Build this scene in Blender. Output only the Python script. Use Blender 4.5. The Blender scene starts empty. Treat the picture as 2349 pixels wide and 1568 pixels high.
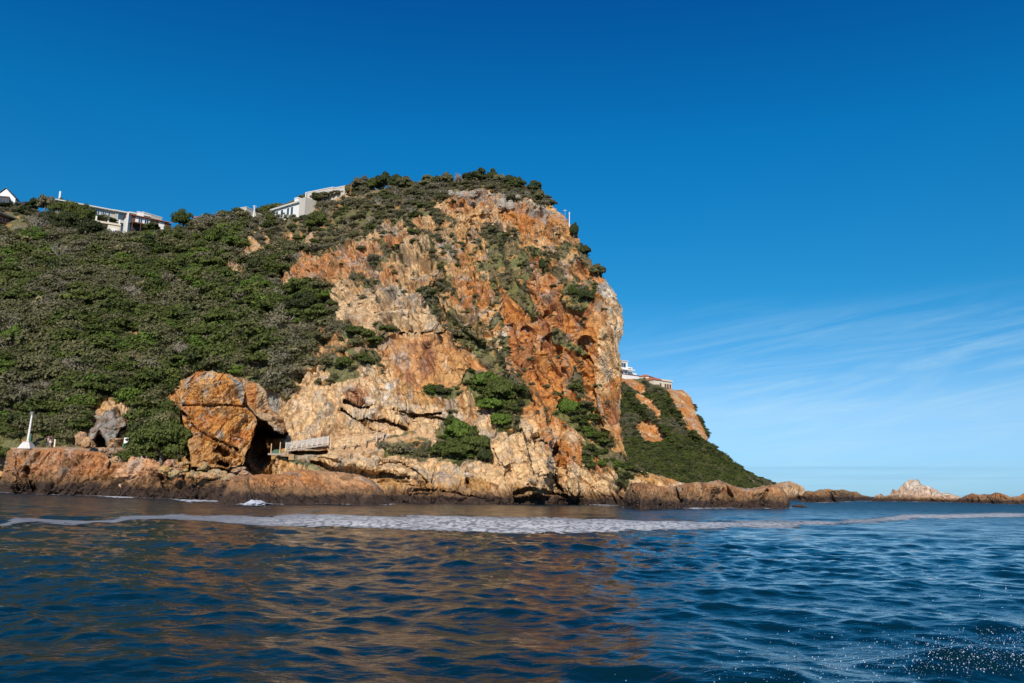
import bpy, math, random
import numpy as np
random.seed(7); RNG = np.random.default_rng(7)
S = bpy.context.scene
# ------------------------------------------------------------------ camera
FW, FH, FL = 2349.0, 1568.0, 1835.0          # photo frame in working pixels, focal length in the same pixels
CAM = np.array([0.0, 0.0, 1.9])
PITCH = math.atan(338.9/FL); ROLL = math.radians(1.17)
_F = np.array([0, math.cos(PITCH), math.sin(PITCH)])
_R0 = np.array([1.0, 0, 0]); _U0 = np.array([0, -math.sin(PITCH), math.cos(PITCH)])
_R = math.cos(ROLL)*_R0 + math.sin(ROLL)*_U0
_U = -math.sin(ROLL)*_R0 + math.cos(ROLL)*_U0
from mathutils import Matrix, Vector
cd = bpy.data.cameras.new('camera'); cam = bpy.data.objects.new('camera', cd)
S.collection.objects.link(cam); S.camera = cam
cd.sensor_width = 36; cd.lens = 36*FL/FW; cd.clip_start = 0.05; cd.clip_end = 20000
m = Matrix.Identity(4)
for i in range(3):
    m[i][0] = _R[i]; m[i][1] = _U[i]; m[i][2] = -_F[i]; m[i][3] = CAM[i]
cam.matrix_world = m
# ------------------------------------------------------------------ light
SUN_EL, SUN_AZ = math.radians(33), math.radians(180+5)   # azimuth clockwise from +Y (north): behind the camera, to its left
sl = bpy.data.lights.new('sun', 'SUN'); sl.energy = 4.6; sl.angle = math.radians(0.53); sl.color = (1.0, 0.91, 0.78)
so = bpy.data.objects.new('sun', sl); S.collection.objects.link(so)
sdir = Vector((math.sin(SUN_AZ)*math.cos(SUN_EL), math.cos(SUN_AZ)*math.cos(SUN_EL), math.sin(SUN_EL)))
so.rotation_euler = sdir.to_track_quat('Z', 'Y').to_euler(); so.location = (-60, -60, 120)
S.view_settings.view_transform = 'Standard'; S.view_settings.look = 'None'
S.view_settings.exposure = 0.0; S.view_settings.gamma = 1.0
W = bpy.data.worlds.new('World'); S.world = W; W.use_nodes = True
nt = W.node_tree; N = nt.nodes; L = nt.links
for n in list(N): N.remove(n)
def nd(N, t, **k):
    n = N.new(t)
    for a, b in k.items(): setattr(n, a, b)
    return n
def mth(N, L, op, a, b=None, clamp=False):
    n = N.new('ShaderNodeMath'); n.operation = op; n.use_clamp = clamp
    for i, v in enumerate((a, b)):
        if v is None: continue
        if isinstance(v, (int, float)): n.inputs[i].default_value = v
        else: L.new(v, n.inputs[i])
    return n.outputs[0]
def ramp(N, L, src, stops, interp='LINEAR'):
    n = N.new('ShaderNodeValToRGB'); n.color_ramp.interpolation = interp
    while len(n.color_ramp.elements) < len(stops): n.color_ramp.elements.new(0.5)
    for e, (p, c) in zip(n.color_ramp.elements, stops):
        e.position = p; e.color = (c, c, c, 1) if isinstance(c, (int, float)) else (*c, 1)
    L.new(src, n.inputs[0]); return n.outputs[0]
def mixc(N, L, fac, a, b, mode='MIX'):
    n = N.new('ShaderNodeMix'); n.data_type = 'RGBA'; n.blend_type = mode
    for i, v in ((0, fac), (6, a), (7, b)):
        if isinstance(v, (int, float)): n.inputs[i].default_value = v
        elif isinstance(v, tuple): n.inputs[i].default_value = (*v, 1)
        else: L.new(v, n.inputs[i])
    return n.outputs[2]
out = nd(N, 'ShaderNodeOutputWorld'); bg = nd(N, 'ShaderNodeBackground')
sky = nd(N, 'ShaderNodeTexSky'); sky.sky_type = 'NISHITA'; sky.sun_disc = False
sky.sun_elevation = SUN_EL; sky.sun_rotation = SUN_AZ
sky.altitude = 0; sky.air_density = 1.0; sky.dust_density = 0.0; sky.ozone_density = 5.0
bg.inputs[1].default_value = 0.13
hs = nd(N, 'ShaderNodeHueSaturation'); hs.inputs['Saturation'].default_value = 1.25; hs.inputs['Value'].default_value = 1.0
L.new(sky.outputs[0], hs.inputs['Color'])
tc = nd(N, 'ShaderNodeTexCoord'); sx = nd(N, 'ShaderNodeSeparateXYZ'); L.new(tc.outputs['Generated'], sx.inputs[0])
az = mth(N, L, 'ARCTAN2', sx.outputs[0], sx.outputs[1]); el = mth(N, L, 'ARCSINE', sx.outputs[2])
def cloud(rot, sxx, syy, thr0, thr1, seed, detail=6, rough=0.55, dist=0.6):
    cv = nd(N, 'ShaderNodeCombineXYZ')
    L.new(az, cv.inputs[0]); L.new(el, cv.inputs[1]); cv.inputs[2].default_value = seed
    mp = nd(N, 'ShaderNodeMapping'); mp.inputs['Rotation'].default_value = (0, 0, math.radians(rot)); L.new(cv.outputs[0], mp.inputs[0])
    m2 = nd(N, 'ShaderNodeMapping'); m2.inputs['Scale'].default_value = (sxx, syy, 1); L.new(mp.outputs[0], m2.inputs[0])
    nz = nd(N, 'ShaderNodeTexNoise'); nz.inputs['Scale'].default_value = 1; nz.inputs['Detail'].default_value = detail
    nz.inputs['Roughness'].default_value = rough; nz.inputs['Distortion'].default_value = dist
    L.new(m2.outputs[0], nz.inputs['Vector']); return ramp(N, L, nz.outputs[0], [(thr0, 0.0), (thr1, 1.0)])
gr = ramp(N, L, el, [(0.0, (.25, .48, .93)), (.044, (.41, .59, .87)), (.10, (.75, .77, .84)), (.24, (.22, .75, .77)), (.42, (.08, .84, .90)), (.60, (.05, .60, .82))])   # clear polarised maritime sky
graded = mixc(N, L, 1.0, hs.outputs[0], gr, 'MULTIPLY')
c1 = cloud(-9, 2.4, 30, 0.45, 0.80, 3.7, 8, .62, 1.7)
c2 = cloud(-28, 4.0, 15, 0.50, 0.85, 8.7, 8, 0.6, 1.2)
mel = ramp(N, L, el, [(0.01, 0.35), (0.10, 1.0), (0.17, 0.75), (0.235, 0.0)])
maz = ramp(N, L, mth(N, L, 'ADD', az, 0.0), [(0.06, 0.0), (0.28, 1.0)])
cm = mth(N, L, 'MULTIPLY', mth(N, L, 'MAXIMUM', c1, mth(N, L, 'MULTIPLY', c2, 0.6)), mth(N, L, 'MULTIPLY', mel, maz))
cm = mth(N, L, 'MULTIPLY', cm, 0.52, True)
col = mixc(N, L, cm, graded, (4.2, 6.0, 6.9))
b1 = cloud(-1, 1.2, 60, 0.50, 0.66, 5.5, 3, 0.5, 0.2)
bel = ramp(N, L, el, [(0.0, 0.0), (0.004, 1.0), (0.030, 0.8), (0.052, 0.0)])
bm = mth(N, L, 'MULTIPLY', mth(N, L, 'MULTIPLY', b1, bel), mth(N, L, 'MULTIPLY', maz, 0.55))
col = mixc(N, L, bm, col, (1.7, 3.2, 4.8))
L.new(col, bg.inputs[0]); L.new(bg.outputs[0], out.inputs[0])

# ------------------------------------------------------------------ projection helpers
def horizon(x): return 1123.0 + (x-1174.5)*0.0205
def unproj(px, py, Y):
    px = np.asarray(px, float); py = np.asarray(py, float)
    a = (px-FW/2)/FL; b = (py-FH/2)/FL
    r = _F + a[..., None]*_R - b[..., None]*_U
    return CAM + r*(np.asarray(Y)/r[..., 1])[..., None]
def proj(P):
    d = P-CAM; z = d@_F
    return FW/2+FL*(d@_R)/z, FH/2-FL*(d@_U)/z
def at(px, py, Y): return Vector(unproj(np.array(px, float), np.array(py, float), Y))
def ywater(px, py): return 1.9*FL/np.maximum(py-horizon(px), 1.0)

# ------------------------------------------------------------------ numpy noise
def _h(ix, iy, iz, s):
    n = (ix.astype(np.uint32)*np.uint32(374761393)) ^ (iy.astype(np.uint32)*np.uint32(668265263)) ^ (iz.astype(np.uint32)*np.uint32(2147483647)) ^ np.uint32((s*1274126177) & 0xffffffff)
    n = (n ^ (n >> np.uint32(13)))*np.uint32(1274126177); n = (n ^ (n >> np.uint32(16)))*np.uint32(2246822519)
    return (n ^ (n >> np.uint32(15))).astype(np.float32)/np.float32(4294967295.0)
def vnoise(P, s=0):
    P = np.asarray(P, np.float64); i = np.floor(P).astype(np.int64); f = (P-i).astype(np.float32)
    u = f*f*f*(f*(f*6-15)+10); i = i & 0xffffffff; r = 0
    for dx in (0, 1):
        for dy in (0, 1):
            for dz in (0, 1):
                w = (u[..., 0] if dx else 1-u[..., 0])*(u[..., 1] if dy else 1-u[..., 1])*(u[..., 2] if dz else 1-u[..., 2])
                r = r + w*_h((i[..., 0]+dx) & 0xffffffff, (i[..., 1]+dy) & 0xffffffff, (i[..., 2]+dz) & 0xffffffff, s)
    return r*2-1
def fbm(P, s=0, o=4, g=0.5):
    r = 0; a = 1; t = 0
    for k in range(o): r = r+a*vnoise(P*(2.03**k), s+k*17); t += a; a *= g
    return r/t
def blocks(P, s=0):
    """nearest jittered cell: tilted facet height in -1..1 and distance to the joint"""
    i0 = np.floor(P).astype(np.int64); best = np.full(P.shape[:-1], 9e9, np.float32); sec = best.copy()
    val = np.zeros(P.shape[:-1], np.float32)
    for dx in (-1, 0, 1):
        for dy in (-1, 0, 1):
            for dz in (-1, 0, 1):
                cx, cy, cz = [((i0[..., k]+d) & 0xffffffff) for k, d in enumerate((dx, dy, dz))]
                q = [_h(cx, cy, cz, s+k) for k in range(3)]
                d = [(P[..., k]-(i0[..., k]+dd)-q[k]).astype(np.float32) for k, dd in enumerate((dx, dy, dz))]
                dist = np.sqrt(d[0]**2+d[1]**2+d[2]**2)
                t = [_h(cx, cy, cz, s+5+k)*2-1 for k in range(4)]
                h = t[3]*0.42+(d[0]*t[0]+d[1]*t[1]+d[2]*t[2])*1.15
                near = dist < best
                sec = np.where(near, best, np.minimum(sec, dist)); val = np.where(near, h, val); best = np.where(near, dist, best)
    return val, sec-best
def sstep(a, b, x): t = np.clip((x-a)/(b-a), 0, 1); return t*t*(3-2*t)
def pip(x, y, poly):
    r = np.zeros(x.shape, bool); n = len(poly)
    for i in range(n):
        x0, y0 = poly[i]; x1, y1 = poly[(i+1) % n]
        if y0 == y1: continue
        c = ((y0 > y) != (y1 > y)) & (x < (x1-x0)*(y-y0)/(y1-y0)+x0); r ^= c
    return r
def segdist(x, y, line, closed=False):
    """distance to polyline, nearest point, side (+ = right of travel direction)"""
    n = len(line); best = np.full(x.shape, 1e9); qx = np.zeros(x.shape); qy = qx.copy(); sd = qx.copy(); tt = qx.copy()
    for i in range(n if closed else n-1):
        x0, y0 = line[i]; x1, y1 = line[(i+1) % n]; dx, dy = x1-x0, y1-y0; l2 = dx*dx+dy*dy+1e-9
        t = np.clip(((x-x0)*dx+(y-y0)*dy)/l2, 0, 1); ax = x0+t*dx; ay = y0+t*dy
        d = np.hypot(x-ax, y-ay); k = d < best
        best = np.where(k, d, best); qx = np.where(k, ax, qx); qy = np.where(k, ay, qy)
        sd = np.where(k, np.sign(dx*(y-y0)-dy*(x-x0)), sd); tt = np.where(k, (i+t)/(n-1), tt)
    return best, qx, qy, sd, tt
def tps(pts):
    p = np.array(pts, float); xy = p[:, :2]/500.0; n = len(p)
    d = np.hypot(*(xy[:, None]-xy[None]).transpose(2, 0, 1)); K = np.where(d > 0, d*d*np.log(d+1e-12), 0)+np.eye(n)*2e-3
    A = np.zeros((n+3, n+3)); A[:n, :n] = K; A[:n, n] = 1; A[:n, n+1:] = xy; A[n, :n] = 1; A[n+1:, :n] = xy.T
    w = np.linalg.solve(A, np.r_[p[:, 2], 0, 0, 0])
    def f(x, y):
        x = x/500.0; y = y/500.0; r = w[n]+w[n+1]*x+w[n+2]*y
        for k in range(n):
            q = (x-xy[k, 0])**2+(y-xy[k, 1])**2; r = r+w[k]*0.5*q*np.log(q+1e-12)
        return r
    return f
# ------------------------------------------------------------------ objects, tags, materials
C = S.collection
def link(o): C.objects.link(o); return o
def tag(o, label=None, cat=None, group=None, kind=None):
    if label: o['label'] = label
    if cat: o['category'] = cat
    if group: o['group'] = group
    if kind: o['kind'] = kind
    return o
def empty(name, loc, label, cat, group=None, rz=0):
    o = bpy.data.objects.new(name, None); link(o); o.location = loc; o.rotation_euler = (0, 0, rz); o.empty_display_size = 0.3
    return tag(o, label, cat, group)
def npmesh(name, V, Q, mat=None, cols=None, smooth=False, parent=None, attrs=None):
    me = bpy.data.meshes.new(name); V = np.asarray(V, np.float32); Q = np.asarray(Q, np.int32); k = Q.shape[1]
    me.vertices.add(len(V)); me.vertices.foreach_set('co', V.ravel())
    me.loops.add(Q.size); me.loops.foreach_set('vertex_index', Q.ravel())
    me.polygons.add(len(Q)); me.polygons.foreach_set('loop_start', np.arange(0, Q.size, k, dtype=np.int32))
    me.polygons.foreach_set('use_smooth', np.full(len(Q), smooth)); me.update(calc_edges=True)
    if cols is not None:
        a = me.color_attributes.new('tint', 'FLOAT_COLOR', 'POINT')
        c = np.ones((len(V), 4), np.float32); c[:, :cols.shape[1]] = cols; a.data.foreach_set('color', c.ravel())
    for nm, v in (attrs or {}).items():
        a = me.attributes.new(nm, 'FLOAT', 'POINT'); a.data.foreach_set('value', np.asarray(v, np.float32))
    if mat: me.materials.append(mat)
    o = bpy.data.objects.new(name, me); link(o)
    if parent: o.parent = parent
    return o
def newmat(name):
    mt = bpy.data.materials.new(name); mt.use_nodes = True; n = mt.node_tree.nodes
    return mt, n, mt.node_tree.links, n['Principled BSDF']
def plain(name, colr, rough=0.7, metal=0.0, var=0.12, scale=3.0):
    mt, n, l, b = newmat(name); b.inputs['Roughness'].default_value = rough; b.inputs['Metallic'].default_value = metal
    g = nd(n, 'ShaderNodeNewGeometry'); z = nd(n, 'ShaderNodeTexNoise'); z.inputs['Scale'].default_value = scale; z.inputs['Detail'].default_value = 5
    l.new(g.outputs['Position'], z.inputs['Vector'])
    f = ramp(n, l, z.outputs[0], [(0.3, 1-var), (0.7, 1+var)])
    l.new(mixc(n, l, 1.0, tuple(colr), f, 'MULTIPLY'), b.inputs['Base Color']); return mt
def rockmat(name, bump=0.35, fine=1.6):
    mt, n, l, b = newmat(name); b.inputs['Roughness'].default_value = 0.88; b.inputs['Specular IOR Level'].default_value = 0.25
    a = nd(n, 'ShaderNodeAttribute', attribute_name='tint'); g = nd(n, 'ShaderNodeNewGeometry')
    z = nd(n, 'ShaderNodeTexNoise'); z.inputs['Scale'].default_value = fine; z.inputs['Detail'].default_value = 10; z.inputs['Roughness'].default_value = 0.68
    l.new(g.outputs['Position'], z.inputs['Vector'])
    f = ramp(n, l, z.outputs[0], [(0.30, 0.66), (0.5, 1.0), (0.70, 1.30)])
    v = nd(n, 'ShaderNodeTexVoronoi'); v.feature = 'DISTANCE_TO_EDGE'; v.inputs['Scale'].default_value = 0.55
    mp = nd(n, 'ShaderNodeMapping'); mp.inputs['Rotation'].default_value = (0, math.radians(28), 0); mp.inputs['Scale'].default_value = (1.5, 1.0, 0.55)
    wz = nd(n, 'ShaderNodeVectorMath', operation='SCALE'); l.new(z.outputs[1], wz.inputs[0]); wz.inputs['Scale'].default_value = 1.6
    wa = nd(n, 'ShaderNodeVectorMath', operation='ADD'); l.new(g.outputs['Position'], wa.inputs[0]); l.new(wz.outputs[0], wa.inputs[1])
    l.new(wa.outputs[0], mp.inputs[0]); l.new(mp.outputs[0], v.inputs['Vector'])
    cr = ramp(n, l, v.outputs['Distance'], [(0.0, 0.72), (0.035, 1.0)])
    c = mixc(n, l, 1.0, a.outputs['Color'], f, 'MULTIPLY'); c = mixc(n, l, 1.0, c, cr, 'MULTIPLY')
    l.new(c, b.inputs['Base Color'])
    hsum = mth(n, l, 'ADD', mth(n, l, 'MULTIPLY', z.outputs[0], 1.0), mth(n, l, 'MULTIPLY', cr, 0.8))
    bp = nd(n, 'ShaderNodeBump'); bp.inputs['Strength'].default_value = 0.9; bp.inputs['Distance'].default_value = bump
    l.new(hsum, bp.inputs['Height']); l.new(bp.outputs[0], b.inputs['Normal']); return mt
ROCK = rockmat('weathered_rock'); ROCKS = rockmat('shore_rock', 0.22, 2.6)

# ------------------------------------------------------------------ rock colour
OR = np.array((.54, .225, .060)); OC = np.array((.56, .315, .115)); CR = np.array((.70, .475, .25)); PW = np.array((.70, .65, .56))
GR = np.array((.37, .345, .30)); RB = np.array((.30, .115, .050)); BR = np.array((.31, .175, .085)); SO = np.array((.135, .115, .060))
TD = np.array((.060, .038, .028)); MO = np.array((.14, .155, .055)); RU = np.array((.42, .20, .085))
def lerp(c, d, t): return c+(np.asarray(d)-c)*np.clip(t, 0, 1)[..., None]
def jitter(x, y, amp=14, s=50):
    P = np.stack([x/60.0, y/60.0, np.zeros_like(x)], -1)
    return x+amp*fbm(P, s, 4, .6), y+amp*fbm(P, s+9, 4, .6)
def soft(x, y, polys, amp=14, s=50):
    jx, jy = jitter(x, y, amp, s); r = np.zeros(x.shape, bool)
    for p in polys: r |= pip(jx, jy, p)
    return r.astype(float)
def rockdisp(P, amp=1.0, scale=1.0, tilt=28, s=0, zst=0.5):
    """fractured, bedded rock relief in metres"""
    c, sn = math.cos(math.radians(tilt)), math.sin(math.radians(tilt))
    Q = np.stack([P[..., 0]*c+P[..., 2]*sn, P[..., 1]*0.7, (-P[..., 0]*sn+P[..., 2]*c)*zst], -1)
    w = np.stack([fbm(P/(7*scale), s+k, 3) for k in (1, 2, 3)], -1)
    Q = Q+w*1.3*scale; d = 0
    for k, (cs, a) in enumerate(((11, 2.0), (5, 1.15), (2.1, .62), (.95, .30))):
        v, e = blocks(Q/(cs*scale), s+31*k); v = v*1.15*sstep(0, .20 if cs >= 5 else .09, e); d = d+a*scale*(v-0.35*np.clip(1-e/0.14, 0, 1))
    J = np.stack([Q[..., 0], Q[..., 1], Q[..., 2]*.22], -1)
    for jw, ja in ((5.5, .9), (2.2, .40)): d = d-ja*scale*sstep(.075, .0, np.abs(fbm(J/(jw*scale), s+70+int(jw), 3, .5)))
    d = d+0.42*scale*fbm(P/(2.6*scale), s+90, 5, .66)
    return d*amp

def rough(poly, amp, s):
    o = []; n = len(poly)
    for i in range(n):
        (x0, y0), (x1, y1) = poly[i], poly[(i+1) % n]; L_ = math.hypot(x1-x0, y1-y0); k = max(1, int(L_/4))
        if L_ > 260: o.append((x0, y0)); continue
        for j in range(k): t = j/k; o.append((x0+(x1-x0)*t, y0+(y1-y0)*t))
    a = np.array(o, float); P = np.stack([a[:, 0]/16, a[:, 1]/16, np.full(len(a), s*1.37)], -1)
    a[:, 0] += amp*.8*fbm(P, s+600, 4, .7)*2; a[:, 1] += amp*fbm(P, s+640, 4, .7)*1.6; return [tuple(v) for v in a]
def relief(name, poly, depth, step, mat, margin=30, back=1.6, drop=0.12, top=None, rnd=(0, 0), amp=1.0, scale=1.0, tilt=28, zst=.5,
           color=None, ampfn=None, bounds=None, s=0, parent=None, tide=None, ret=False, inward=0.25, mid=None):
    """poly: outline in photo pixels; depth(x, y, dtop) -> distance; the surface turns away and runs back beyond its outline"""
    poly = rough(poly, .9+.10*margin, s); px = np.array(poly, float); b = bounds or (px[:, 0].min(), px[:, 1].min(), px[:, 0].max(), px[:, 1].max())
    xs = np.arange(b[0]-margin, b[2]+margin+step, step); ys = np.arange(b[1]-margin, b[3]+margin+step, step)
    X, Yp = np.meshgrid(xs, ys); ins = pip(X, Yp, poly)
    d, qx, qy, _, _ = segdist(X, Yp, poly, True)
    keep = ins | (d < margin)
    ex = np.where(ins, X, qx); ey = np.where(ins, Yp, qy)
    if top is not None: dt = segdist(ex, ey, top)[0]
    else: dt = np.full(X.shape, 1e3)
    D = depth(ex, ey)
    if rnd[0] > 0:
        t = np.clip(1-dt/rnd[0], 0, 1); D = D+rnd[1]*(1-np.sqrt(np.clip(1-t*t, 0, 1)))
    P = unproj(ex, ey, D)
    rad = P-CAM; rad[..., 2] = 0; rad /= np.linalg.norm(rad, axis=-1, keepdims=True)
    cxp = float(np.mean(px[:, 0])); Pc = unproj(np.array(cxp), np.array(float(np.mean(px[:, 1]))), float(np.median(D)))
    o = np.where(ins, 0, d); lat = np.clip((Pc-P)[..., 0]/20, -1, 1)
    P0 = P.copy()
    P = P+(rad*(o*back)[..., None]); P[..., 0] += lat*o*back*inward; P[..., 2] -= o*back*drop
    hr = np.linalg.norm(P0[..., :2]-CAM[:2], axis=-1); wdn = np.clip((Yp-qy)/np.maximum(d, 1e-6)*2.0+.3, 0, 1)*(~ins)*(P0[..., 2] > 2.2)     # undersides run back along the line of sight
    P[..., 2] += o*back*((P0[..., 2]-1.9)/hr+drop)*wdn
    gx = np.gradient(P, axis=1); gy = np.gradient(P, axis=0); Nn = np.cross(gy, gx); nl = np.linalg.norm(Nn, axis=-1, keepdims=True)
    Nn = np.where(nl > 1e-6, Nn/np.maximum(nl, 1e-6), -rad); fl = np.sum(Nn*(-rad), -1) < -0.0; Nn = np.where((fl & ins)[..., None], -Nn, Nn)
    obl = np.clip(np.sum(Nn*(-rad), -1)*2.4, .35, 1); obl = np.where(ins, obl, 1.0)
    we = (.12+.48*np.clip(d/(1.4*margin), 0, 1))[..., None]; Nn = np.where(ins[..., None], Nn*we-rad*(1.05-we), np.array([0, 0, 1.0])*0.22-rad*0.8)
    Nn /= np.maximum(np.linalg.norm(Nn, axis=-1, keepdims=True), 1e-6)
    A = ampfn(ex, ey) if ampfn is not None else 1.0
    dsp = rockdisp(P0, amp, scale, tilt, s, zst)*A
    dsp = dsp*obl*(.4+.6*np.clip(np.where(ins, d, 0)/(.9*margin), 0, 1))
    if back > 1: dsp = np.where(ins, dsp, np.minimum(dsp, dsp*.6)-o*.03)
    P = P+Nn*dsp[..., None]
    cl = color(ex, ey, P, dsp) if color else np.broadcast_to(OC, P.shape).copy()
    if tide is not None:
        z = P[..., 2]+0.55*fbm(P/1.7, 77, 4)*(tide*0.8)
        cl = lerp(cl, BR*.8, sstep(tide*2.3, tide*1.2, z)); cl = lerp(cl, TD, sstep(tide*1.25, tide*.75, z))
    idx = -np.ones(X.shape, np.int64); idx[keep] = np.arange(keep.sum())
    q = np.stack([idx[:-1, :-1], idx[1:, :-1], idx[1:, 1:], idx[:-1, 1:]], -1).reshape(-1, 4); q = q[(q >= 0).all(1)]
    ob = npmesh(name, P[keep], q, mat, np.clip(cl[keep], 0, 1), parent=parent)
    if ret: return ob, dict(X=ex, Y=ey, P=P, ins=ins, N=Nn)
    return ob
# ================================================================== MAIN HEADLAND
SKY = [(-330, 480), (-100, 480), (0, 482), (45, 480), (80, 486), (120, 497), (160, 508), (205, 528), (290, 538), (340, 535), (392, 527), (430, 518), (500, 508), (560, 500), (600, 492), (650, 478), (700, 461), (740, 451),
       (786, 441), (812, 436), (860, 432), (950, 428), (1000, 424), (1050, 420), (1110, 416), (1180, 426), (1235, 446), (1258, 462), (1282, 484), (1304, 505), (1322, 535), (1336, 562), (1350, 590),
       (1372, 620), (1392, 642), (1408, 672), (1424, 705), (1431, 735), (1428, 768), (1419, 797), (1424, 822), (1428, 850), (1424, 885), (1424, 925), (1419, 955), (1424, 985), (1430, 1020),
       (1443, 1050), (1470, 1075), (1500, 1086), (1530, 1097), (1572, 1108), (1600, 1125)]
MAIN = SKY+[(1600, 1176), (1000, 1176), (560, 1160), (440, 1110), (-330, 1082)]
def hillY(x, y):
    k = np.clip((1098-y)/FL, 0, .42); return np.clip(70/(0.595-k), 125, 330)
cps = []
for x in (-330, -150, 0, 130, 260):
    for y in (1090, 1030, 960, 880, 800, 720, 640, 570, 510): cps.append((x, y, float(hillY(x, y))))
for x, c in ((400, [(1090, 112), (1030, 120), (960, 136), (900, 146), (820, 160), (740, 180), (660, 205), (590, 228), (515, 252)]),
             (540, [(1160, 112), (1100, 108), (1040, 112), (960, 122), (880, 132), (800, 150), (720, 172), (650, 195), (580, 218), (505, 248)]),
             (680, [(1160, 108), (1090, 105), (1035, 107), (980, 117), (900, 123), (840, 130), (760, 145), (700, 163), (640, 182), (580, 203), (480, 240)]),
             (800, [(1170, 101), (1120, 101), (1040, 107), (1000, 112), (920, 118), (840, 122), (760, 130), (700, 142), (640, 158), (580, 178), (500, 208), (440, 230)]),
             (940, [(1170, 98), (1110, 101), (1050, 109), (985, 114), (900, 118), (820, 122), (760, 125), (690, 135), (620, 152), (550, 172), (480, 196), (428, 215)]),
             (1080, [(1175, 100), (1110, 105), (1060, 112), (980, 116), (900, 120), (830, 124), (760, 130), (690, 140), (620, 153), (550, 168), (480, 184), (418, 203)]),
             (1180, [(1175, 104), (1100, 108), (1000, 113), (930, 118), (850, 124), (760, 132), (680, 142), (600, 154), (520, 170), (450, 183), (425, 197)]),
             (1280, [(1175, 112), (1100, 112), (1000, 116), (900, 121), (800, 127), (700, 135), (600, 147), (520, 160), (484, 175)]),
             (1370, [(1175, 112), (1110, 112), (1040, 117), (960, 122), (880, 126), (800, 130), (720, 134), (660, 142), (620, 150)]),
             (1430, [(1175, 112), (1110, 113), (1050, 120), (960, 128), (880, 132), (800, 136), (730, 140)]),
             (1560, [(1175, 112), (1110, 118), (1000, 150)])):
    for y, v in c: cps.append((x, y, v))
base = tps(cps)
# ridges stand out towards the viewer, grooves cut in, steps fault the right side back: (line, half width, metres)
RIDGE = [([(1128, 690), (1142, 740), (1152, 800), (1175, 850), (1225, 905), (1240, 940), (1255, 1000), (1268, 1080)], 26, 5.0), ([(950, 655), (975, 700), (985, 760)], 40, 4.0), ([(905, 660), (900, 720), (890, 760)], 34, 3.0),
         ([(1200, 950), (1225, 1050), (1240, 1120)], 36, 5), ([(1388, 640), (1396, 740), (1388, 850), (1382, 950), (1415, 1030)], 44, 1.6), ([(1300, 1020), (1310, 1130)], 30, 3.5),
         ([(1215, 560), (1230, 640), (1250, 720)], 30, 1.5), ([(700, 640), (760, 590), (820, 560)], 40, 2), ([(1160, 450), (1190, 520), (1185, 560)], 36, 2.5), ([(690, 1040), (800, 1052), (900, 1075), (960, 1092)], 26, 2.0),
         ([(870, 1075), (960, 1085), (1060, 1095), (1200, 1110)], 30, 1.2), ([(1320, 560), (1340, 640), (1345, 740)], 36, 1.8), ([(1130, 1000), (1160, 1060)], 30, 3)]
GROOVE = [([(1265, 780), (1275, 860), (1290, 930)], 24, 1.6), ([(1250, 600), (1262, 700), (1258, 800)], 24, 1.2), ([(1205, 760), (1212, 850), (1235, 890)], 16, 1.6), ([(1345, 790), (1352, 880), (1365, 960), (1380, 990)], 15, 2.0),
          ([(1278, 1020), (1270, 1060), (1276, 1105), (1290, 1128)], 5, 4.5), ([(716, 1062), (760, 1080), (830, 1086), (905, 1096), (935, 1092)], 5, 2.4), ([(870, 1064), (920, 1062), (955, 1080), (978, 1105)], 5, 1.8),
          ([(940, 1122), (990, 1122), (1040, 1128), (1085, 1136), (1120, 1144)], 3, 1.4), ([(665, 1043), (720, 1038), (745, 1036)], 6, 4.5), ([(598, 1050), (590, 1010), (600, 985)], 19, 12), ([(610, 988), (650, 995)], 12, 13),
          ([(830, 960), (880, 968), (930, 985)], 9, 3.5), ([(790, 925), (830, 935), (870, 930)], 8, 3.0), ([(780, 940), (840, 978), (870, 990)], 5, 3), ([(895, 942), (960, 955), (1010, 950)], 3.5, 2.5), ([(910, 955), (1000, 960), (1070, 975)], 4, 1.8),
          ([(805, 900), (822, 915), (836, 924)], 5, 3), ([(985, 690), (1040, 760), (1100, 800)], 20, 3), ([(1000, 600), (1020, 660)], 14, 3), ([(918, 765), (990, 765), (1060, 775)], 4, 2.2), ([(1100, 520), (1130, 600), (1150, 660), (1200, 700)], 40, 4),
          ([(225, 1000), (232, 1025)], 14, 7), ([(288, 1000), (282, 1022)], 11, 8), ([(1070, 1085), (1074, 1115)], 5, 3), ([(1220, 1010), (1232, 1000)], 4, 2.5), ([(1370, 950), (1378, 975)], 8, 4), ([(1180, 1130), (1230, 1125), (1300, 1140)], 4, 2)]
STEP = [([(1145, 690), (1152, 740), (1160, 800), (1180, 850), (1235, 905), (1250, 945), (1262, 1000), (1275, 1070), (1285, 1120)], 3.5, 80), ([(1228, 560), (1240, 640), (1252, 720)], 1, 60), ([(985, 645), (1000, 700), (1010, 760)], 4, 60),
        ([(1205, 455), (1215, 540)], 3.0, 40)]
def maindepth(x, y):
    jx, jy = jitter(x, y, 7, 61); D = base(x, y)
    for ln, w, a in RIDGE:
        d = segdist(jx, jy, ln)[0]; D = D-a*np.clip(1-d/w, 0, 1)
    for ln, w, a in GROOVE:
        d = segdist(jx, jy, ln)[0]; D = D+a*sstep(1, .45, d/w)
    for ln, a, f in STEP:
        d, _, _, sd, tt = segdist(jx, jy, ln); D = D+a*np.where(sd < 0, np.clip(1-d/f, 0, 1)*sstep(0, 5, d), 0)*sstep(0, .12, tt)*sstep(1, .88, tt)
    return D
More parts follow.
